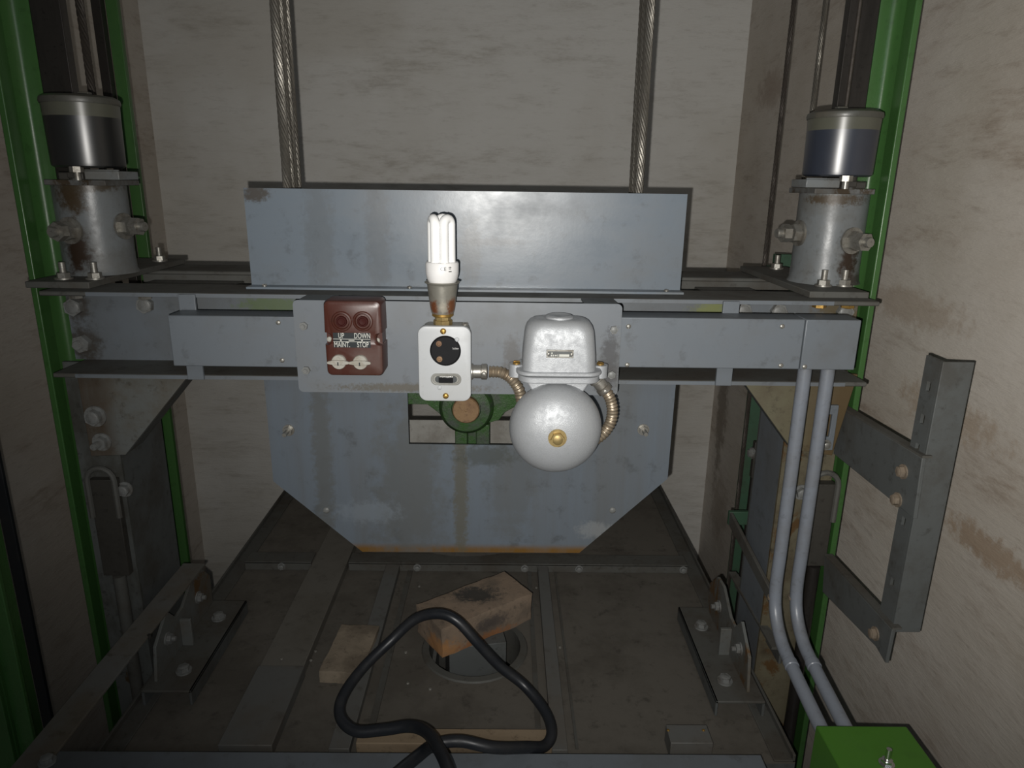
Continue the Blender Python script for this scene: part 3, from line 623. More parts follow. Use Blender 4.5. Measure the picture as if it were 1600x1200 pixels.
# ------------------------------------------------------------------ guide shoes with oil cups
def guide_shoe(side, s, Xc, cupx, plx, label, label2):
    """s: +1 right, -1 left (outward)"""
    YC = 1.03
    t = thing('guide_shoe', label, 'guide shoe', (Xc, 1.05, zt))
    x0, x1 = plx; ph = 0.0085
    build(MB().prism([(x0, 0.925, zt), (x1, 0.925, zt), (x1, 1.215, zt), (x0, 1.215, zt)], (0, 0, ph)), 'base_plate', M['dusty'], t, 0.001)
    zb_ = zt+ph; ztp = Zat(150, 290, 0.985) if s < 0 else Zat(1300, 303, 0.985)
    # slotted round housing
    def ring(r, z, slot=0.0115, depth=0.0):
        pts = []; m = 44; a0 = math.asin(slot/r)
        for k in range(m+1):
            a = a0 + (2*math.pi-2*a0)*k/m; pts.append(Vector((Xc+s*r*math.cos(a), YC+r*math.sin(a), z)))
        pts += [Vector((Xc-s*0.024, YC-slot, z)), Vector((Xc-s*0.024, YC+slot, z))]
        return pts
    secs = [(0.050, zb_), (0.0475, zb_+0.005), (0.0465, zb_+0.02), (0.0465, ztp-0.01), (0.0465, ztp)]
    mb = MB(); vs = []; m = None
    for r, z in secs:
        p = ring(r, z); m = len(p); vs += p
    fs = []
    for i in range(len(secs)-1):
        for k in range(m):
            k2 = (k+1) % m; fs.append((i*m+k, i*m+k2, (i+1)*m+k2, (i+1)*m+k))
    mb.add(vs, fs, True); mb.f.append(list(range(m-1, -1, -1))); mb.sm.append(False)
    mb.f.append([(len(secs)-1)*m+k for k in range(m)]); mb.sm.append(False)
    oo = (Xc, 1.05, zt)
    rc = (0.030, 0.018, 0.011)
    if s < 0: pp = [(on(122, 392, 0.985, oo), (0.022, 0.03, 0.034), rc, 1.0), (on(108, 300, 0.985, oo), (0.022, 0.03, 0.03), (0.05, 0.034, 0.018), 1.0), (on(150, 288, 0.985, oo), (0.06, 0.05, 0.010), (0.05, 0.036, 0.02), 0.9), (on(207, 378, 0.985, oo), (0.008, 0.02, 0.02), rc, 0.9)]
    else: pp = [(on(1326, 410, 0.985, oo), (0.016, 0.03, 0.026), rc, 1.0), (on(1300, 312, 0.985, oo), (0.05, 0.04, 0.008), (0.06, 0.04, 0.02), 0.9), (on(1340, 440, 0.985, oo), (0.02, 0.03, 0.012), rc, 0.7)]
    hmat = metal_paint('grey_cast_housing_'+side, (0.155, 0.167, 0.172), 0.30, 0.45, scale=16, dirt_col=(0.085, 0.075, 0.058), bmp=0.25, patches=pp)
    build(mb, 'housing', hmat, t)
    # square top plate, slotted
    tp = []
    for x, y in ((-0.048, -0.046), (0.034, -0.046), (0.034, -0.0115), (-0.024, -0.0115), (-0.024, 0.0115), (0.034, 0.0115), (0.034, 0.045), (-0.048, 0.045)):
        tp.append((Xc+s*x, YC+y, ztp))
    build(MB().prism(tp, (0, 0, 0.007)), 'top_plate', M['top_stain'], t, 0.0008)
    # bolts on the base plate
    for px, py in (((100, 436), (152, 436), (250, 408)) if s < 0 else ((1286, 447), (1334, 447), (1213, 420))):
        zz = zt+ph; q = G(px, py, zz-H); q.x = min(max(q.x, min(x0, x1)+0.008), max(x0, x1)-0.008); q.z = zz
        bolt(t, q, (0, 0, 1), s=0.0085, kind='nut', mat='bolt', stud=0.014)
    # adjusting screws through the housing
    for k, (px, py) in enumerate(((107, 361), (207, 357)) if s < 0 else ((1330, 377), (1242, 368))):
        a = math.radians(-100 if k == 0 else -12) if s < 0 else math.radians(-74 if k == 0 else -172)
        d = Vector((math.cos(a), math.sin(a), 0)); zz = Zat(px, py, 0.975)
        b = bolt(t, Vector((Xc, YC, zz)) + d*0.0455, d, s=0.0135, kind='double', mat='bolt', stud=0.022, name='adjusting_screw')
    # oil cup: separate, lifts off
    zc0, zc1 = (Zat(138, 262, 0.96), Zat(122, 152, 0.96)) if s < 0 else (Zat(1305, 276, 0.96), Zat(1318, 176, 0.96))
    c = thing('oil_cup', label2, 'oil cup', (cupx, 0.967, ztp+0.007))
    R = 0.0445; cc = (cupx, 0.967, 0); hgt = zc1-zc0
    build(MB().lathe((cupx, 0.967, zc0), (0, 0, 1), [(R*0.88, 0), (R*0.955, 0.002), (R*0.965, 0.006), (R*0.985, hgt*0.72)], 48), 'reservoir', M['cup'] if s < 0 else M['cup_blue'], c)
    build(MB().lathe((cupx, 0.967, zc0+hgt*0.72), (0, 0, 1), [(R*0.985, 0), (R, hgt*0.18), (R*1.01, hgt*0.18)], 48), 'upper_band', M['cup_band'], c)
    build(MB().lathe((cupx, 0.967, zc0+hgt*0.90), (0, 0, 1), [(R*1.02, 0), (R*1.04, 0.003), (R*1.02, 0.007), (R*0.90, 0.010), (R*0.3, 0.012)], 48), 'lid', M['cup_lid'], c)
    build(MB().box(cupx+0.0*s-0.007, cupx+0.007, 0.975, 0.985, zc0+hgt*0.9+0.010, zc0+hgt*0.9+0.017), 'filler_cap', M['cup_lid'], c, 0.001)
    build(MB().cyl((cupx+s*0.0-0.004*s, 0.93, ztp+0.007), (cupx-0.004*s, 0.93, zc0+0.004), 0.004, 12).cyl((cupx-0.004*s, 0.93, zc0-0.006), (cupx-0.004*s, 0.93, zc0+0.001), 0.008, 6), 'stud', M['bolt'], c)
    # block bracket that holds the cup
    bx = (cupx-s*0.048, cupx-s*0.004) 
    build(MB().box(bx[0], bx[1], 0.945, 0.995, ztp+0.008, zc0-0.004).box(bx[0], bx[1], 0.945, 0.949, zc0-0.004, zc0-0.002), 'bracket', M['cast'], c, 0.001)
    build(MB().box(cupx+s*0.002, cupx+s*0.034, 0.952, 0.990, ztp+0.0072, zc0-0.006).box(cupx+s*0.006, cupx+s*0.018, 0.944, 0.952, ztp+0.009, ztp+0.017), 'wick_block', M['grease'], c, 0.0015)
    build(MB().cyl((cupx+s*0.015, 0.955, ztp+0.007), (cupx+s*0.015, 0.955, zc0+0.003), 0.006, 12).cyl((cupx+s*0.03, 0.985, ztp+0.007), (cupx+s*0.03, 0.985, zc0+0.003), 0.005, 12), 'wick_tube', M['grease'], c)
guide_shoe('left', -1, -0.585, Xat(132, 205, 0.967), (-0.628, -0.545),
    'round grey cast guide shoe with big nuts on the left end of the crossbeam',
    'dark oil cup with olive upper band, above the left guide shoe')
guide_shoe('right', 1, 0.465, Xat(1314, 225, 0.967), (0.403, 0.482),
    'round grey cast guide shoe with big nuts on the right end of the crossbeam',
    'bluish-black oil cup with olive upper band, above the right guide shoe')

# ------------------------------------------------------------------ uprights and gussets
def upright(side):
    s = -1 if side == 'left' else 1
    Xw = -0.573 if s < 0 else 0.421     # inner face of the web
    Xo = -0.636 if s < 0 else 0.500
    YU = 1.118 if s < 0 else 1.096
    t = thing('upright_channel', 'tall grimy steel upright channel below the %s end of the crossbeam, with a slotted opening' % side, 'steel upright', ((Xw+Xo)/2, 1.05, ZF))
    build(MB().box(Xw, Xw-s*(-0.005), 0.9912, YU-0.0062, ZF, zb-0.001), 'web', M['grey_dark'] if s < 0 else M['grey'], t)
    build(MB().box(Xw, Xo, 0.986, 0.991, ZF, zb-0.001), 'front_flange', M['upright_stain'] if s < 0 else M['yellow_stain'], t)
    build(MB().box(Xw, Xo, YU-0.006, YU, ZF, zb-0.001), 'rear_flange', M['grey_dark'], t)
    # gusset, folded edge
    if s < 0:
        g = [W(122, 600, 0.965), W(308, 600, 0.965), W(196, 711, 0.965), W(142, 713, 0.965)]
    else:
        g = [W(1338, 603, 0.965), W(1150, 603, 0.965), W(1237, 702, 0.965), W(1300, 712, 0.965)]
    for q in g[:2]: q.z = zb-0.0005
    gm = metal_paint('stained_gusset_'+side, (0.135, 0.142, 0.135) if s < 0 else (0.135, 0.125, 0.08), 0.5, 0.8, scale=9, dirt_col=(0.09, 0.07, 0.045),
                     band=[('X', (-0.03 if s < 0 else -0.03), (-0.06 if s < 0 else 0.07), (0.055, 0.032, 0.014) if s < 0 else (0.085, 0.052, 0.018), 0.85)])
    gt = thing('gusset_plate', ('stained grey triangular gusset plate with two bolts under the left end of the crossbeam' if s < 0 else
               'yellow-brown stained triangular gusset plate under the right end of the crossbeam'), 'gusset', ((g[0].x+g[1].x)/2, 0.97, g[2].z))
    build(MB().prism(g, (0, 0.006, 0)), 'plate', gm, gt, 0.0008)
    a, b = g[1], g[2]; d = (b-a).normalized(); nn = Vector((-d.z, 0, d.x)) * (-1 if (Vector((-d.z, 0, d.x)).x*s) > 0 else 1)
    nn = -nn if nn.z > 0 else nn
    fl_ = [a, b, b-Vector((0,0,0.0)) + Vector((0, 0.045 if s < 0 else 0.02, 0)), a+Vector((0, 0.045 if s < 0 else 0.02, 0))]
    build(MB().prism([p+Vector((0, 0.006, 0)) for p in fl_], -nn*0.004), 'folded_edge', M['grey_stain'] if s < 0 else M['grey_dark'], gt)
    if s < 0:
        bolt(gt, W(150, 650, 0.965), s=0.0115, kind='head', mat='bolt_grey'); bolt(gt, W(160, 690, 0.965), s=0.010, kind='nut', mat='bolt_grey', stud=0.014)
    # slotted lug with a rod below it, in front of the upright
    if s < 0: px, pt, pb_ = 163, 735, 905; Yl = 0.962
    else: px, pt, pb_ = 1284, 742, 890; Yl = 0.958
    cxx = Xat(px, 820, Yl); z1_, z0_ = Zat(px, pt, Yl), Zat(px, pb_, Yl); hw = 0.020
    lug = thing('wedge_guide', 'small oily steel lug with a rounded slot, fixed to the %s upright' % side, 'safety gear', (cxx, Yl, z0_))
    pth = []
    for k in range(9):
        a_ = math.pi*k/8; pth.append((cxx-hw*math.cos(a_), Yl+0.008, z1_-hw+hw*math.sin(a_)))
    pth = [(cxx-hw, Yl+0.008, z1_-hw-0.06)] + pth + [(cxx+hw, Yl+0.008, z1_-hw-0.06)]
    build(MB().tube(pth, 0.0042, 8), 'slot_rim', M['dusty'], lug)
    build(MB().box(cxx-hw, cxx+hw, Yl+0.010, 0.985, z0_, z1_-hw), 'block', M['grease'], lug, 0.001)
    bolt(lug, (cxx+0.026*(1 if s < 0 else -1), 0.985, z1_-0.04), s=0.009, mat='bolt_grey')
    rod = MB().cyl((cxx+0.003, Yl+0.012, ZF), (cxx+0.003, Yl+0.012, z0_), 0.0095, 16)
    tag(build(rod, 'safety_rod', M['rail'] if s > 0 else M['dusty'], None), 'dark round vertical rod hanging below the slotted lug at the %s upright' % side, 'rod')
upright('left'); upright('right')

# ------------------------------------------------------------------ mounting plate and trunking
YM = 0.846
mp = thing('mounting_plate', 'flat grey steel plate mid crossbeam carrying the control boxes and the bell', 'mounting plate', (Xat(715, 610, YM), YM, Zat(715, 613, YM)))
mx0, mx1 = Xat(462, 540, YM), Xat(969, 540, YM); mz0, mz1 = Zat(715, 615, YM), Zat(715, 472, YM)
mm = MB().loft(((mx0+mx1)/2, YM+0.0025, (mz0+mz1)/2), 'Y-', [(0, (mx1-mx0)/2, (mz1-mz0)/2, 0.006), (0.0025, (mx1-mx0)/2, (mz1-mz0)/2, 0.006)], smooth=False)
_om = (Xat(715, 610, YM), YM, Zat(715, 613, YM))
build(mm, 'plate', metal_paint('grey_enamel_mount', (0.150, 0.165, 0.182), 0.34, 0.38, scale=7, bmp=0.08, dirt_col=(0.11, 0.105, 0.09), patches=[(on(953, 555, YM, _om), (0.012, 0.02, 0.03), (0.065, 0.066, 0.07), 0.9), (on(943, 585, YM, _om), (0.02, 0.02, 0.02), (0.06, 0.058, 0.058), 0.9), (on(640, 606, YM, _om), (0.10, 0.02, 0.006), (0.09, 0.075, 0.05), 0.7), (on(800, 560, YM, _om), (0.012, 0.02, 0.03), (0.09, 0.085, 0.08), 0.7)]), mp)
for a, b in ((mx0+0.004, mx0+0.045), (mx1-0.045, mx1-0.004)):
    build(MB().box(a, b, YM+0.0025, YF-0.0015, mz1-0.004, mz1-0.0015), 'fixing_tab', M['grey_dark'], mp)
for px, py, k in ((475, 509, 'nut'), (479, 578, 'nut'), (959, 515, 'head'), (955, 585, 'head')):
    bolt(mp, W(px, py, YM), s=0.0052, kind=k, mat='bolt_grey', stud=0.004, washer=False)
def trunk(name, label, pa, pb, seam=None):
    YT = 0.853; yb_ = 0.8925
    x0, x1 = Xat(pa[0], pa[1], YT), Xat(pb[0], pb[1], YT)
    z1_, z0_ = Zat((pa[0]+pb[0])/2, pa[2], YT), Zat((pa[0]+pb[0])/2, pb[2], YT)
    t = thing(name, label, 'cable trunking', ((x0+x1)/2, YT, z0_))
    if seam:
        xs = Xat(seam, 540, YT)
        build(MB().box(x0, xs-0.0005, YT, yb_, z0_, z1_), 'cover', M['grey'], t, 0.0012)
        e = build(MB().box(xs+0.0005, x1, YT-0.0008, yb_, z0_, z1_), 'end_cover', M['grey'], t, 0.0012)
    else: build(MB().box(x0, x1, YT, yb_, z0_, z1_), 'cover', M['grey'], t, 0.0012)
    return t, x0, x1, z0_, z1_
tl, lx0, lx1, lz0, lz1 = trunk('cable_trunking', 'grey sheet-metal cable trunking left of the brown button box', (266, 530, 494), (470, 530, 573))
tr, rx0, rx1, rz0, rz1 = trunk('cable_trunking', 'grey sheet-metal cable trunking right of the bell, with two conduits below its end', (955, 540, 498), (1340, 540, 576), 1254)
for px, py in ((435, 504), (441, 563)): screw(tl, W(px, py, 0.853), 0.003, 'bolt')
for px, py in ((982, 510), (980, 570), (1222, 510), (1220, 571), (1257, 573)): screw(tr, W(px, py, 0.8522), 0.003, 'bolt')
for k, (px, lab) in enumerate(((294, 'left trunking'), (1142, 'right trunking'))):
    xs = Xat(px, 478, 0.896)
    tag(build(MB().box(xs-0.0105, xs+0.0105, 0.8935, 0.8980, zb+0.001, zt-0.001), 'fixing_strap', M['grey'], None, 0.0006), 'short vertical grey painted strap holding the %s to the crossbeam' % lab, 'strap', None)

# ------------------------------------------------------------------ conduits on the right
for k, (pt_, lab) in enumerate(((1256, 'left one of two pale grey conduits dropping from trunking to green box'), (1292, 'right one of two pale grey conduits dropping from trunking to green box'))):
    X = Xat(pt_, 590, 0.872); zz = rz0
    yend = 0.672; zend = H-0.632
    pth = [(X, 0.872, zz-0.0002), (X, 0.872, zz-0.1), (X, 0.872, H-0.545)]
    pth = [Vector(p) for p in pth]
    bend = smooth_path([(X, 0.872, H-0.50), (X, 0.872, H-0.545), (X, 0.863, H-0.578), (X, 0.838, H-0.602), (X, 0.80, H-0.614), (X, yend, zend)], 6)
    t = thing('conduit', lab, 'conduit', (X, 0.872, H-0.6))
    build(MB().tube([pth[0], pth[1]] + bend, 0.0086, 16), 'pipe', M['conduit'], t)
    zc = Zat(pt_-40, 935, 0.872)
    cm = MB().lathe((X, 0.872, zc-0.002), (0, 0, 1), [(0.0088, 0), (0.0096, 0.001), (0.0096, 0.004), (0.0088, 0.005)], 20)
    build(cm, 'coupling_ring', M['conduit_rust'], t)
    cm = MB().lathe((X, 0.80, H-0.614), (0, -0.99, -0.13), [(0.0088, 0), (0.0096, 0.001), (0.0096, 0.01), (0.0088, 0.011)], 20)
    build(cm, 'coupling', M['conduit'], t)
# green box
gx0, gx1 = G(1276, 1136, -0.60).x, G(1416, 1134, -0.60).x; gy = G(1345, 1134, -0.60).y
gb = thing('terminal_box', 'bright green steel box in the lower right corner where the two conduits end', 'box', ((gx0+gx1)/2, 0.59, fz))
build(MB().box(gx0, gx1, 0.50, gy, fz, H-0.60), 'body', M['green_box'], gb, 0.0015)
p = G(1385, 1194, -0.60); bolt(gb, (p.x, p.y, H-0.60), (0, 0, 1), s=0.006, kind='nut', mat='shine', stud=0.014)

# ------------------------------------------------------------------ right-hand bracket arms and angle
XA = 0.497
def zline(px, py, Y): return Zat(px, py, Y)
def ya_at(px, py):
    d = ray(px, py); return XA*d.y/d.x, H + XA*d.z/d.x
def arm_plate(pts, name, label, bolts):
    P = [Vector((XA, *ya_at(x, y))) for x, y in pts]
    t = thing(name, label, 'bracket arm', P[0])
    build(MB().prism(P, (0.005, 0, 0)), 'plate', M['grey_dark'], t, 0.0008)
    ee = MB().prism([P[0], P[1], P[1]+Vector((0.012, 0, 0)), P[0]+Vector((0.012, 0, 0))], (0, 0, 0.003))
    build(ee, 'top_lip', M['dusty'], t)
    for x, y in bolts:
        q = ya_at(x, y); bolt(t, (XA, *q), (-1, 0, 0), s=0.007, kind='head', mat='conduit_rust')
    return t
arm_plate([(1304, 632), (1441, 716), (1427, 811), (1415, 800), (1296, 704)], 'bracket_arm', 'upper of two grey steel arms running from the right guide rail to the tall angle', [(1412, 737), (1403, 781)])
arm_plate([(1288, 868), (1394, 984), (1383, 1036), (1368, 1010), (1285, 925)], 'bracket_arm', 'lower of two grey steel arms running from the right guide rail to the tall angle', [(1368, 990)])
yr_, _ = ya_at(1452, 640)
za1, za0 = Zat(1490, 566, yr_), Zat(1420, 988, yr_)
an = thing('slotted_angle', 'tall grey steel angle with punched holes, hanging free in front of the right wall', 'steel angle', (XA+0.02, yr_, za0))
xe = Xat(1484, 760, yr_)
build(MB().box(XA+0.006, xe, yr_, yr_+0.004, za0, za1), 'wide_leg', M['grey_dark'], an, 0.0006)
# narrow leg with holes (two holes visible above the upper arm)
nl = MB(); y0_, y1_ = yr_+0.004, yr_+0.034
hs = []
for px, py in ((1451, 608), (1442, 660), (1434, 706), (1412, 822), (1396, 920)):
    _, hz = ya_at(px, py); hs.append(hz)
hs = sorted(hs); zz = za0; hh_ = 0.0060; ym = (y0_+y1_)/2
for h in hs:
    nl.box(XA+0.006, XA+0.010, y0_, y1_, zz, h-hh_)
    nl.box(XA+0.006, XA+0.010, y0_, ym-0.004, h-hh_, h+hh_); nl.box(XA+0.006, XA+0.010, ym+0.004, y1_, h-hh_, h+hh_); zz = h+hh_
nl.box(XA+0.006, XA+0.010, y0_, y1_, zz, za1)
build(nl, 'narrow_leg', M['grey_dark'], an)
# small slotted fixing where the upper arm starts
q = [W(x, y, 0.955) for x, y in ((1282, 632), (1308, 634), (1301, 702), (1276, 700))]
sf = thing('slotted_bracket', 'small light grey bracket with an upright slot behind the right conduit', 'bracket', (q[0].x, 0.955, q[2].z))
cxs = (q[0].x+q[2].x)/2; czs = (q[0].z+q[2].z)/2; hwx = 0.0115; hwz = abs(q[0].z-q[2].z)/2
build(MB().holed([(cxs-hwx, czs-hwz), (cxs+hwx, czs-hwz), (cxs+hwx, czs+hwz), (cxs-hwx, czs+hwz)], [(cxs-0.004, czs-hwz*0.4), (cxs+0.004, czs-hwz*0.4), (cxs+0.004, czs+hwz*0.6), (cxs-0.004, czs+hwz*0.6)], 0.951, 0.956), 'plate', M['grey'], sf, 0.0006)
bolt(sf, (cxs, 0.951, czs-hwz*0.75), s=0.006, mat='bolt')

# ------------------------------------------------------------------ safety linkage, right
YL = 1.23
j0, j1 = W(1186, 640, YL), W(1163, 880, YL)
lk = thing('safety_linkage', 'dark thin vertical linkage rod with clevis joint before the dull green post', 'linkage', (j1.x, YL, j1.z))
pa_, pb_ = W(1177, 745, YL), W(1180, 625, YL)
Xl = pa_.x
build(MB().cyl((Xl, YL, ZF), (Xl, YL, pa_.z), 0.0055, 12).cyl((Xl, YL, Zat(1168, 810, YL)), (Xl, YL, Zat(1168, 800, YL)), 0.010, 12), 'rod', M['rail'], lk)
build(MB().box(Xl-0.006, Xl+0.014, YL-0.006, YL+0.006, pa_.z, Zat(1185, 690, YL)).cyl((Xl+0.008, YL, Zat(1185, 690, YL)), (Xl+0.008, YL, Zat(1185, 655, YL)), 0.006, 10), 'clevis', M['grease'], lk, 0.001)
bolt(lk, (Xl-0.006, YL, Zat(1180, 708, YL)), (-1, -0.2, 0), s=0.008, mat='bolt_grey')
# bracket arms near the lower right corner
def bar_between(p, q, w_, h_, name, mat, label, cat, parent=None):
    """flat bar: w_ across (X), h_ tall"""
    P = [Vector(p)+Vector((0, 0, 0)), Vector(q)]
    pts = [P[0]+Vector((-w_/2, 0, 0)), P[0]+Vector((w_/2, 0, 0)), P[1]+Vector((w_/2, 0, 0)), P[1]+Vector((-w_/2, 0, 0))]
    return tag(build(MB().prism(pts, (0, 0, -h_)), name, mat, parent, 0.001), label, cat)
YV = 1.15; za_ = Zat(1140, 800, YV); xq = Xat(1140, 800, YV); xq2 = Xat(1176, 800, YV)
lev = thing('lever_arm', 'dull green bracket with a long dark lever running forward beside the right upright', 'lever', (xq, YV, za_-0.03))
build(MB().box(xq, xq2, YV, YV+0.008, za_-0.026, za_), 'cross_plate', M['green_dull'], lev, 0.001)
zd = Zat(1215, 940, 0.915)
build(MB().prism([(xq, YV-0.0005, za_), (xq, 0.915, zd), (xq, 0.915, zd-0.020), (xq, YV-0.0005, za_-0.024)], (0.006, 0, 0)), 'lever', M['dusty'], lev, 0.001)
p0 = W(1150, 893, 1.15)
ai = thing('angle_iron', 'short dark angle iron beside the right upright, below the green lever bracket', 'steel angle', (p0.x, 1.0, p0.z-0.035))
build(MB().box(p0.x, 0.4185, 0.93, 1.15, p0.z-0.004, p0.z), 'top_leg', M['dusty'], ai)
build(MB().box(p0.x, p0.x+0.004, 0.93, 1.15, p0.z-0.030, p0.z-0.0042), 'side_leg', M['grey_dark'], ai)

# ------------------------------------------------------------------ left angle bar
zba = H-0.645
la = thing('angle_bar', 'dusty grey steel bar running from the bottom left corner back to the left upright', 'steel bar', (-0.54, 0.8, zba-0.03))
build(MB().box(-0.553, -0.515, 0.42, 1.09, zba-0.004, zba), 'top_flange', metal_paint('dusty_bar', (0.125, 0.125, 0.118), 0.55, 0.75, scale=6, dirt_col=(0.10, 0.078, 0.05)), la, 0.0008)
build(MB().box(-0.553, -0.549, 0.42, 1.09, zba-0.040, zba-0.004), 'side_flange', M['grey_dark'], la)
p = G(74, 1191, -0.645); bolt(la, (p.x, p.y, zba), (0, 0, 1), s=0.007, mat='bolt_grey')
p = G(233, 992, -0.645); build(MB().cyl((p.x, p.y, zba-0.0045), (p.x, p.y, zba+0.0004), 0.003, 12), 'hole', M['dark'], la)

# ------------------------------------------------------------------ rail brackets on the roof sides
def roof_bracket(side):
    s = -1 if side == 'left' else 1
    if s < 0: x_out, x_in, x_pl = -0.545, -0.470, -0.530; Y0, Y1 = 0.90, 1.14
    else: x_out, x_in, x_pl = 0.400, 0.325, 0.378; Y0, Y1 = 0.885, 1.13
    t = thing('roof_bracket', 'oily steel bracket with an upright plate bolted on the %s edge of the car roof' % side, 'bracket', ((x_out+x_in)/2, 1.0, RZ+0.003))
    hb = 0.026; zb0 = RZ+0.0031
    build(MB().box(x_out, x_in, Y0, Y1, zb0+hb-0.004, zb0+hb), 'base_flange', M['dusty'], t, 0.001)
    build(MB().box(x_in, x_in-s*(-0.004), Y0, Y1, zb0, zb0+hb), 'inner_lip', M['grey_dark'], t, 0.001)
    build(MB().box(x_out-s*(-0.0), x_out-s*0.004, Y0, Y1, zb0, zb0+hb-0.004), 'outer_lip', M['grey_dark'], t)
    zt_ = zb0+hb
    prof = [(Y0+0.02, zt_), (Y0+0.03, zt_+0.055), (Y0+0.075, zt_+0.088), (Y0+0.10, zt_+0.06), (Y0+0.125, zt_+0.062), (Y0+0.17, zt_+0.090), (Y0+0.205, zt_+0.088), (Y1-0.005, zt_+0.055), (Y1-0.005, zt_)]
    build(MB().prism([(x_pl, y, z) for y, z in prof], (s*0.005, 0, 0)), 'upright_plate', M['grey_stain'], t, 0.0008)
    build(MB().box(x_pl, x_pl-s*0.018, Y0+0.108, Y0+0.114, zt_, zt_+0.05), 'rib', M['grey_stain'], t, 0.0008)
    for yy in (Y0+0.065, Y0+0.18): bolt(t, (x_pl, yy, zt_+0.045), (-s, 0, 0), s=0.008, kind='nut', mat='bolt_grey', stud=0.006)
    for yy in (Y0+0.045, Y0+0.185): bolt(t, ((x_pl+x_in)/2, yy, zt_), (0, 0, 1), s=0.009, mat='bolt_grey')
roof_bracket('left'); roof_bracket('right')

# ------------------------------------------------------------------ far left post and cable
xg = Xat(58, 1160, 0.76)
t = thing('door_frame_post', 'bright green steel post cut off by the bottom left edge of the view', 'post', (xg-0.04, 0.78, ZF))
build(MB().box(xg-0.022, xg, 0.755, 0.761, ZF, H+0.2), 'front_flange', M['green'], t, 0.001)
build(MB().box(xg-0.09, xg-0.022, 0.745, 0.751, ZF, H+0.2), 'outer_flange', M['green'], t, 0.001)
build(MB().box(xg-0.0225, xg-0.020, 0.7505, 0.80, ZF, H+0.2), 'web', M['green'], t)
p = W(74, 1130, 0.9)
tag(build(MB().box(p.x-0.008, p.x+0.008, 0.9, 0.906, ZF, ZT), 'flat_cable', M['rubber'], None, 0.001), 'flat black cable hanging vertically in front of the left wall beside the green post', 'cable')

# ------------------------------------------------------------------ brown push-button box
YB1 = YM; YFb = YM-0.034
bb = thing('push_button_box', 'brown bakelite box with two round push buttons and two ivory turn knobs', 'control box', (Xat(552, 588, YFb), YM, Zat(552, 588, YFb)))
bx0, bx1 = Xat(507, 530, YFb), Xat(597, 530, YFb); bz0, bz1 = Zat(552, 588, YFb), Zat(552, 470, YFb)
bc = Vector(((bx0+bx1)/2, YB1, (bz0+bz1)/2)); ha, hb_ = (bx1-bx0)/2, (bz1-bz0)/2; dp = 0.034
zn = Zat(552, 530, YFb) - bc.z
def bshape(k, inset):
    """outline with small notches for the two side screws"""
    a, b, r = ha-inset, hb_-inset, 0.006; pts = []
    def arc(cx, cz, a0, a1, rr, n=6):
        return [(cx+rr*math.cos(a0+(a1-a0)*i/n), cz+rr*math.sin(a0+(a1-a0)*i/n)) for i in range(n+1)]
    q = math.pi/2; nr = 0.0075
    pts += arc(a-r, b-r, 0+0, q, r)[0:]
    pts += arc(-a+r, b-r, q, 2*q, r)
    pts += arc(-a-0.0005, zn, q, -q, nr, 8)
    pts += arc(-a+r, -b+r, 2*q, 3*q, r)
    pts += arc(a-r, -b+r, 3*q, 4*q, r)
    pts += arc(a+0.0005, zn, 3*q, q, nr, 8)
    return pts
mb = MB(); lv = [(0, 0.0), (dp-0.005, 0.0), (dp-0.0015, 0.0012), (dp, 0.004)]; vs = []
for h, ins in lv:
    pp = bshape(0, ins); m = len(pp); vs += [(bc.x+x, bc.y-h, bc.z+z) for x, z in pp]
fs = []
for i in range(len(lv)-1):
    for k in range(m): k2 = (k+1) % m; fs.append((i*m+k, i*m+k2, (i+1)*m+k2, (i+1)*m+k))
mb.add(vs, fs, False); mb.f.append(list(range(m-1, -1, -1))); mb.sm.append(False); mb.f.append([3*m+k for k in range(m)]); mb.sm.append(False)
# recess floors in the notches
for sx in (-1, 1): mb.box(bc.x+sx*(ha-0.0085), bc.x+sx*(ha-0.001), YM-0.026, YM-0.001, bc.z+zn-0.0075, bc.z+zn+0.0075)
build(mb, 'cover', M['bakelite'], bb)
for px, py in ((515, 530), (590, 532)):
    p = W(px, py, YM-0.026); screw(bb, (p.x, YM-0.026, p.z), 0.0032, 'knob')
yf = YM-dp
for px, py, nm in ((534, 502, 'push_button'), (567, 502, 'push_button')):
    p = W(px, py, yf); rr = 0.0115
    pb = build(MB().lathe((p.x, yf+0.001, p.z), (0, -1, 0), [(rr, 0), (rr*1.05, 0.0015), (rr*0.95, 0.0028), (rr*0.82, 0.0030), (rr*0.72, 0.001), (rr*0.70, -0.0)], 32), nm, M['bakelite'], bb)
    build(MB().lathe((p.x, yf+0.001, p.z), (0, -1, 0), [(rr*0.56, 0), (rr*0.56, 0.0035), (rr*0.50, 0.0045), (rr*0.40, 0.0045), (rr*0.34, 0.0030), (0.0005, 0.0028)], 28), 'button_cap', M['bakelite_dark'], pb)
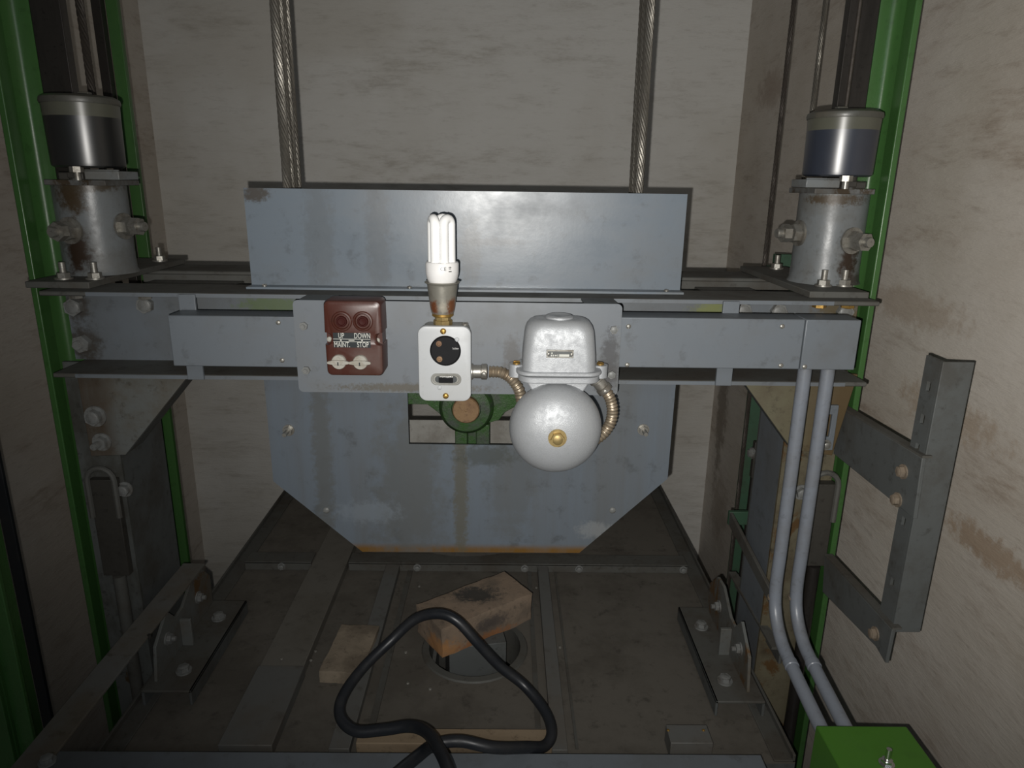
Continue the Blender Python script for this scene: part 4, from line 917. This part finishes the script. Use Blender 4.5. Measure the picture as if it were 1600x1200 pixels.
# label strip
lx0_, lx1_ = Xat(521, 532, yf), Xat(579, 532, yf); lz0_, lz1_ = Zat(550, 543, yf), Zat(550, 520, yf)
lb = build(MB().box(lx0_, lx1_, yf-0.0008, yf+0.0005, lz0_, lz1_), 'label_strip', M['label'], bb); lb['label'] = 'black label strip reading UP DOWN MAINT. STOP'
def text(txt, px, py, size, Y, parent, mat, name='lettering', sx=0.8):
    cu = bpy.data.curves.new(name, 'FONT'); cu.body = txt; cu.size = size; cu.align_x = 'CENTER'; cu.align_y = 'CENTER'; cu.extrude = 0.00012; cu.offset = 0.00002
    to = bpy.data.objects.new(name, cu); COL.objects.link(to); dg = bpy.context.evaluated_depsgraph_get()
    me = bpy.data.meshes.new_from_object(to.evaluated_get(dg)); COL.objects.unlink(to); bpy.data.objects.remove(to)
    me.materials.clear(); me.materials.append(mat); p = W(px, py, Y)
    for v in me.vertices:
        c = v.co; v.co = Vector((c.x*sx, -c.z, c.y))
    o = bpy.data.objects.new(name, me); COL.objects.link(o); o.parent = parent; o.location = Vector((p.x, Y, p.z)) - origin(parent); return o
for tx, px, py in (('UP', 533, 524.8), ('DOWN', 566, 525.2), ('MAINT.', 534.5, 538.8), ('STOP', 567, 539)):
    text(tx, px, py, 0.0090, yf-0.0010, lb, M['white_mark'], sx=0.64)
lm = MB(); zc_ = Zat(550, 531.6, yf)
for dz in (0.0012, -0.0018): lm.box(lx0_, lx1_, yf-0.0011, yf-0.0008, zc_+dz, zc_+dz+0.0005)
for px in (533, 566):
    xx = Xat(px, 531, yf); lm.box(xx-0.0008, xx+0.0008, yf-0.0014, yf-0.0008, zc_-0.0008, zc_+0.0010)
lm.box(Xat(545, 531, yf), Xat(554, 531, yf), yf-0.0011, yf-0.0008, zc_-0.0004, zc_+0.0004)
build(lm, 'divider_line', M['white_mark'], lb)
for px, py in ((530, 565), (563.5, 565.5)):
    p = W(px, py, yf); kr = 0.0088
    kb = build(MB().lathe((p.x, yf+0.0005, p.z), (0, -1, 0), [(kr, 0), (kr, 0.0035), (kr*0.92, 0.0045), (0.0005, 0.0045)], 32), 'turn_knob', M['knob'], bb)
    wing = [(-0.0132, 0), (-0.0125, 0.0015), (-0.006, 0.0028), (0.006, 0.0028), (0.0125, 0.0015), (0.0132, 0), (0.0125, -0.0015), (0.006, -0.0026), (-0.006, -0.0026), (-0.0125, -0.0015)]
    wm = MB().prism([(p.x+x, yf-0.004, p.z+z) for x, z in wing], (0, -0.003, 0))
    build(wm, 'wing', M['knob'], kb, 0.0005)
    build(MB().box(p.x-0.0007, p.x+0.0007, yf-0.0074, yf-0.0068, p.z-0.003, p.z+0.001), 'pointer', M['label'], kb)

# ------------------------------------------------------------------ white socket box with the bulb
YQ = YM-0.036
wb = thing('socket_box', 'white metal box with a round black socket and a rocker switch, under the bulb', 'socket box', (Xat(696, 625, YQ), YM, Zat(696, 625, YQ)))
wx0, wx1 = Xat(653.5, 570, YQ), Xat(736, 570, YQ); wz0, wz1 = Zat(695, 627, YQ), Zat(695, 510, YQ)
wc = Vector(((wx0+wx1)/2, YM, (wz0+wz1)/2)); a_, b_ = (wx1-wx0)/2, (wz1-wz0)/2
build(MB().loft(wc, 'Y-', [(0, a_-0.0025, b_-0.0015, 0.009), (0.030, a_-0.0025, b_-0.0015, 0.009)]), 'back_box', M['box_side'], wb)
build(MB().loft(wc, 'Y-', [(0.0302, a_, b_, 0.010), (0.0345, a_, b_, 0.010), (0.0357, a_-0.0006, b_-0.0006, 0.0095), (0.0362, a_-0.002, b_-0.002, 0.009)], 8, False), 'front_plate', M['white_box'], wb)
yq = YM-0.0362
so = W(696, 548, yq); sk = build(MB().lathe((so.x, yq+0.0005, so.z), (0, -1, 0), [(0.0183, 0), (0.0183, 0.0012), (0.0172, 0.0022), (0.0165, 0.0012), (0.001, 0.001)], 48), 'socket', M['black'], wb)
for px, py in ((686, 536.5), (687, 560.5)):
    p = W(px, py, yq); build(MB().lathe((p.x, yq-0.0005, p.z), (0, -1, 0), [(0.0034, 0), (0.0034, 0.0022), (0.0020, 0.0024), (0.0018, 0.0012)], 20), 'contact', M['bronze'], sk)
p = W(712, 545, yq); build(MB().box(p.x-0.0035, p.x+0.0035, yq-0.003, yq-0.0005, p.z-0.0005, p.z+0.0007), 'earth_pin', M['shine'], sk)
p = W(697, 592.5, yq)
sw = build(MB().loft((p.x, yq+0.0003, p.z), 'Y-', [(0, 0.0182, 0.0072, 0.0070), (0.0015, 0.0182, 0.0072, 0.0070), (0.0022, 0.0172, 0.0062, 0.0061), (0.0016, 0.0155, 0.0050, 0.0049), (0.0006, 0.0150, 0.0046, 0.0045)], 8), 'switch', M['box_side'], wb)
build(MB().loft((p.x, yq-0.0004, p.z), 'Y-', [(0, 0.0135, 0.0042, 0.0040), (0.0012, 0.0130, 0.0038, 0.0036)], 6), 'escutcheon', M['shine'], sw)
build(MB().box(p.x-0.0085, p.x+0.0085, yq-0.0042, yq-0.0010, p.z-0.0036, p.z+0.0034), 'rocker', M['black'], sw, 0.0006)
for px, py, m_ in ((692.5, 517.5, 'bolt_brass'), (696.5, 618.5, 'bolt_brass'), (714, 530.5, 'white_box'), (687, 605.5, 'white_box')):
    screw(wb, W(px, py, yq), 0.0036 if m_ == 'bolt_brass' else 0.0028, m_)
screw(wb, (wc.x+a_-0.008, YM-0.015, wc.z+b_-0.002), 0.004, 'bolt', (0, 0, 1))
# lamp holder on top of the box
YH = YM-0.020
hbp = W(692, 503, YH); hz = wc.z+b_-0.0015
lh = thing('lamp_holder', 'flared rusting metal lamp socket with brass collar standing on the white socket box', 'lamp socket', (hbp.x, YH, hz))
z440 = Zat(695, 440, YH); z490 = Zat(693, 489, YH)
build(MB().lathe((hbp.x, YH, hz), (0, 0, 1), [(0.0108, 0), (0.0112, 0.001), (0.0112, 0.006), (0.0095, 0.0065), (0.0095, z490-hz-0.003)], 8), 'collar', M['brass'], lh)
build(MB().lathe((hbp.x, YH, z490-0.004), (0, 0, 1), [(0.0112, 0), (0.0128, 0.001), (0.0128, 0.004), (0.0135, 0.008)], 28), 'lower_ring', M['bolt_brass'], lh)
hh = z440-z490
smat = metal_paint('rusting_zinc_shade', (0.34, 0.325, 0.28), 0.32, 0.45, scale=25, dirt_col=(0.16, 0.13, 0.09), metallic=0.6, patches=[
    ((-0.010, -0.013, z490-hz+0.008), (0.007, 0.01, 0.009), (0.26, 0.085, 0.03), 0.95), ((0.012, -0.010, z490-hz+0.009), (0.008, 0.01, 0.012), (0.24, 0.09, 0.035), 0.95), ((0.001, -0.015, z490-hz+0.009), (0.007, 0.01, 0.007), (0.50, 0.46, 0.38), 0.8)])
build(MB().lathe((hbp.x, YH, z490), (0, 0, 1), [(0.0130, 0.0), (0.0142, 0.004), (0.0150, 0.009), (0.0180, hh*0.93), (0.0205, hh*0.97), (0.0208, hh), (0.0196, hh+0.0005), (0.0180, hh-0.003), (0.0140, 0.010)], 40), 'shade', smat, lh)
# the compact fluorescent bulb
bz = z440-0.006
cf = thing('fluorescent_bulb', 'white compact fluorescent bulb with upright glass tubes, unlit, in the rusting lamp socket', 'light bulb', (hbp.x, YH, bz))
zt408 = Zat(691, 409, YH); zt334 = Zat(688, 334, YH); hb2 = zt408-bz
build(MB().lathe((hbp.x, YH, bz), (0, 0, 1), [(0.0125, 0), (0.0150, 0.003), (0.0180, 0.010), (0.0192, 0.016), (0.0194, hb2-0.002), (0.0184, hb2), (0.002, hb2+0.0005)], 40), 'ballast', M['white_plastic'], cf)
hT = zt334-zt408; rt = 0.0056
for k in range(3):
    ac = math.radians(-90+52+120*k); rad = 0.0108; w2 = math.radians(31)
    A = Vector((hbp.x-0.0005+rad*math.cos(ac-w2), YH+rad*math.sin(ac-w2), zt408)); B = Vector((hbp.x-0.0005+rad*math.cos(ac+w2), YH+rad*math.sin(ac+w2), zt408))
    mid = (A+B)/2; hd = (B-A)/2; R2 = hd.length
    pts = [A, A+Vector((0, 0, (hT-rt-R2)*0.5))]
    for i in range(9):
        a = math.pi*i/8; pts.append(mid - hd*math.cos(a) + Vector((0, 0, hT-rt-R2+R2*math.sin(a))))
    pts += [B+Vector((0, 0, (hT-rt-R2)*0.5)), B]
    build(MB().tube(pts, rt, 14), 'glass_tube', M['tube_glass'], cf)
# marks printed on the ballast, wrapped round the cylinder
def wrap_text(txt, ang0, zz, size, parent):
    cu = bpy.data.curves.new('m', 'FONT'); cu.body = txt; cu.size = size; cu.align_x = 'CENTER'; cu.align_y = 'CENTER'; cu.extrude = 0.0001
    to = bpy.data.objects.new('m', cu); COL.objects.link(to); dg = bpy.context.evaluated_depsgraph_get()
    me = bpy.data.meshes.new_from_object(to.evaluated_get(dg)); COL.objects.unlink(to); bpy.data.objects.remove(to)
    me.materials.clear(); me.materials.append(M['label']); r = 0.01945
    for v in me.vertices:
        a = ang0 + v.co.x/r; rr = r + v.co.z
        v.co = Vector((hbp.x+rr*math.sin(a), YH-rr*math.cos(a), zz+v.co.y)) - origin(parent)
    o = bpy.data.objects.new('printed_mark', me); COL.objects.link(o); o.parent = parent
zmk = Zat(698, 421, YM-0.04)
wrap_text('CE', 0.16, zmk, 0.0058, cf)
mk = MB()
for (u0, u1, v0, v1) in ((0.0090, 0.0130, 0.0014, 0.0019), (0.0106, 0.0114, 0.0010, 0.0027), (0.0096, 0.0124, -0.0002, 0.0003), (0.0092, 0.0130, -0.0034, -0.0024)):
    vs = []
    for rr in (0.0194, 0.0196):
        for uu in (u0, u1):
            for vv in (v0, v1):
                a = uu/0.0194; vs.append((hbp.x+rr*math.sin(a), YH-rr*math.cos(a), zmk+vv))
    mk.add(vs, [(0,1,3,2), (4,6,7,5), (0,4,5,1), (2,3,7,6), (0,2,6,4), (1,5,7,3)])
build(mk, 'printed_mark', M['label'], cf)

# ------------------------------------------------------------------ alarm bell
YE = 0.805
be = thing('alarm_bell', 'silver hammer-finish alarm bell with a round gong and brass centre bolt', 'bell', (Xat(868, 735, 0.8), YM, Zat(868, 735, 0.8)))
bcx = Xat(872, 580, YE); zfl1 = Zat(875, 582, 0.78); zfl0 = Zat(875, 599, 0.78); ztp_ = Zat(872, 499, 0.80)
wdt = (Xat(931, 575, 0.785)-Xat(815, 575, 0.785))/2; H2 = ztp_-zfl1; D2 = 0.030; yc = YM-0.001-D2-0.004
build(MB().loft((bcx, yc, zfl1), 'Z', [(0, wdt, D2, 0.014), (H2*0.3, wdt*0.985, D2*0.98, 0.014), (H2*0.66, wdt*0.945, D2*0.94, 0.016), (H2*0.78, wdt*0.925, D2*0.915, 0.017), (H2*0.87, wdt*0.885, D2*0.86, 0.018), (H2*0.94, wdt*0.815, D2*0.77, 0.018), (H2*0.985, wdt*0.715, D2*0.65, 0.016), (H2, wdt*0.60, D2*0.52, 0.012)], 8), 'housing', M['hammer'], be)
build(MB().lathe((bcx, yc, ztp_-0.001), (0, 0, 1), [(0.0165, 0), (0.0165, 0.003), (0.0135, 0.0045), (0.0110, 0.0035), (0.002, 0.0035)], 28), 'top_plug', M['hammer'], be)
fm = MB()
for z0_, z1_, ex in ((zfl0+0.0085, zfl1, 0.007), (zfl0, zfl0+0.0072, 0.0045)):
    fm.loft((bcx, yc, z0_), 'Z', [(0, wdt+ex-0.001, D2+0.0045-0.001, 0.016), (0.0012, wdt+ex, D2+0.0045, 0.017), (z1_-z0_-0.0012, wdt+ex, D2+0.0045, 0.017), (z1_-z0_, wdt+ex-0.001, D2+0.0035, 0.016)], 8)
build(fm, 'flange', M['hammer'], be)
for px, py in ((807, 571), (938, 570)):
    p = W(px, py, yc); lg = build(MB().cyl((p.x, yc, zfl0), (p.x, yc, zfl1+0.002), 0.009, 20), 'lug', M['hammer'], be); screw(lg, (p.x, yc, zfl1+0.002), 0.0045, 'bolt_brass', (0, 0, 1))
gr = 0.0555; YRM = 0.800
gc_ = W(867.5, 667, YRM)
# base behind the gong
build(MB().prism([(bcx-0.040, yc-0.012, zfl0), (bcx+0.040, yc-0.012, zfl0), (bcx+0.028, yc-0.012, zfl0-0.020), (gc_.x+0.018, yc-0.012, gc_.z-0.02), (gc_.x-0.018, yc-0.012, gc_.z-0.02), (bcx-0.028, yc-0.012, zfl0-0.020)], (0, YM-yc+0.011, 0)), 'base', M['hammer'], be, 0.002)
build(MB().cyl((gc_.x, YRM-0.034, gc_.z), (gc_.x, YRM+0.024, gc_.z), 0.006, 16), 'spindle', M['bolt_grey'], be)
pr = []
for i in range(17):
    t_ = i/16; a = t_*math.pi/2; pr.append((gr*math.sin(a)**0.85 if i else 0.0005, 0.038*(math.cos(a)**0.9 if i < 16 else 0)))
pr = [(r_, h_) for r_, h_ in pr]
inn = [(max(r_-0.0022, 0.0004), h_-0.0022 if h_ > 0.0022 else 0.0) for r_, h_ in reversed(pr)]
gm_ = MB().lathe((gc_.x, YRM, gc_.z), (0, -1, 0), pr + inn, 64)
gm_.f = gm_.f[:-2]; gm_.sm = gm_.sm[:-2]
go = build(gm_, 'gong', M['hammer'], be)
p = (gc_.x, YRM-0.0378, gc_.z)
key = bolt(go, p, (0, -1, 0), s=0.0080, kind='head', mat='brass', name='centre_bolt')
key.parent = be; key.location = Vector(p)-origin(be)
# name plate
pn = W(875, 553, yc-D2); npy = yc-D2*0.975
npl = build(MB().box(pn.x-0.0155, pn.x+0.0155, npy-0.0012, npy+0.002, pn.z-0.0046, pn.z+0.0046), 'name_plate', M['bolt'], be, 0.0003)
build(MB().box(pn.x-0.0140, pn.x+0.0140, npy-0.0015, npy-0.0011, pn.z-0.0034, pn.z+0.0030), 'dark_field', M['grey_dark'], npl)
tk = MB()
for i, (a, b, c, d) in enumerate(((-0.010, -0.0085, 0.0002, 0.0018), (-0.0105, -0.009, -0.0026, -0.0008), (-0.0082, -0.0070, -0.0026, -0.0008), (-0.0060, -0.0038, -0.0024, -0.0010), (-0.0030, -0.0022, -0.0028, -0.0004), (-0.001, 0.0105, -0.0030, -0.0002))):
    tk.box(pn.x+a, pn.x+b, npy-0.0018, npy-0.0014, pn.z+c, pn.z+d)
build(tk, 'stamped_mark', M['white_mark'], npl)
for sx in (-1, 1): screw(npl, (pn.x+sx*0.0133, npy-0.0014, pn.z-0.0002), 0.0020, 'bolt')

# ------------------------------------------------------------------ flexible conduits to the bell
def flexible(pts, label, clampspec, r=0.0068):
    P = smooth_path(pts, 40); L = [0]
    for i in range(1, len(P)): L.append(L[-1]+(P[i]-P[i-1]).length)
    # resample evenly
    step = 0.0008; out = []; j = 0; tot = L[-1]
    m = int(tot/step)
    for i in range(m+1):
        s_ = min(tot, i*step)
        while j < len(L)-2 and L[j+1] < s_: j += 1
        f = (s_-L[j])/max(1e-9, L[j+1]-L[j]); out.append(P[j].lerp(P[j+1], f))
    rad = [r*(1.0+0.085*math.sin(2*math.pi*i*step/0.0042)) for i in range(len(out))]
    t = thing('flexible_conduit', label, 'flexible conduit', out[0])
    build(MB().tube(out, rad, 18), 'ribbed_hose', M['flex'], t)
    c0, ax = clampspec; c0 = Vector(c0); ax = Vector(ax).normalized()
    build(MB().lathe(c0, ax, [(r*1.2, 0), (r*1.45, 0.001), (r*1.45, 0.003), (r*1.2, 0.004), (r*1.2, 0.013), (r*1.42, 0.014), (r*1.42, 0.020), (r*1.15, 0.021)], 28), 'clamp', M['bolt'], t)
    screw(t, c0+ax*0.017+Vector((0, -r*1.4, 0)), 0.003, 'bolt'); return t
YX = YM-0.015
a0 = W(741, 581, YX); a1 = W(764, 581, YX)
flexible([a1, W(782, 582, YX), W(797, 590, YX), W(810, 607, YX), W(816, 628, YX), W(828, 645, YX-0.002)], 'short ribbed metal hose from the white socket box to the bell', ((wx1-0.002, YX, a1.z), (1, 0, 0)))
c0 = W(934, 600, YX); 
flexible([W(943, 606, YX), W(953, 622, YX), W(957, 642, YX), W(953, 662, YX), W(940, 680, YX), W(918, 694, YX), W(900, 698, YX)], 'curved ribbed metal hose on the right side of the bell, bending behind the gong', (W(931, 592, YX), (W(945, 609, YX)-W(931, 592, YX))))

# ------------------------------------------------------------------ black cable loop
cab = thing('rubber_cable', 'thick black rubber cable looping over the front of the car roof and the brick', 'cable', (-0.1, 0.75, H-0.74))
pts = [G(725, 1340, -0.63), G(715, 1265, -0.635), G(704, 1215, -0.640), G(690, 1178, -0.655), G(668, 1145, -0.675), G(640, 1135, -0.69), G(600, 1140, -0.70), G(556, 1142, -0.705), G(532, 1120, -0.70),
       G(536, 1088, -0.69), G(566, 1045, -0.68), G(610, 1002, -0.66), G(648, 968, -0.63), G(684, 959, -0.615), G(714, 970, -0.62), G(745, 1003, -0.65), G(780, 1040, -0.69),
       G(820, 1072, -0.72), G(852, 1112, -0.735), G(862, 1145, -0.742), G(850, 1166, -0.745), G(820, 1168, -0.728), G(770, 1168, -0.71), G(720, 1158, -0.70), G(680, 1163, -0.70), G(650, 1184, -0.68), G(606, 1222, -0.67), G(560, 1275, -0.665), G(520, 1340, -0.66)]
build(MB().tube(smooth_path(pts, 10), 0.0078, 14), 'cable', M['rubber'], cab)
tag(cab, cab['label'], 'cable')
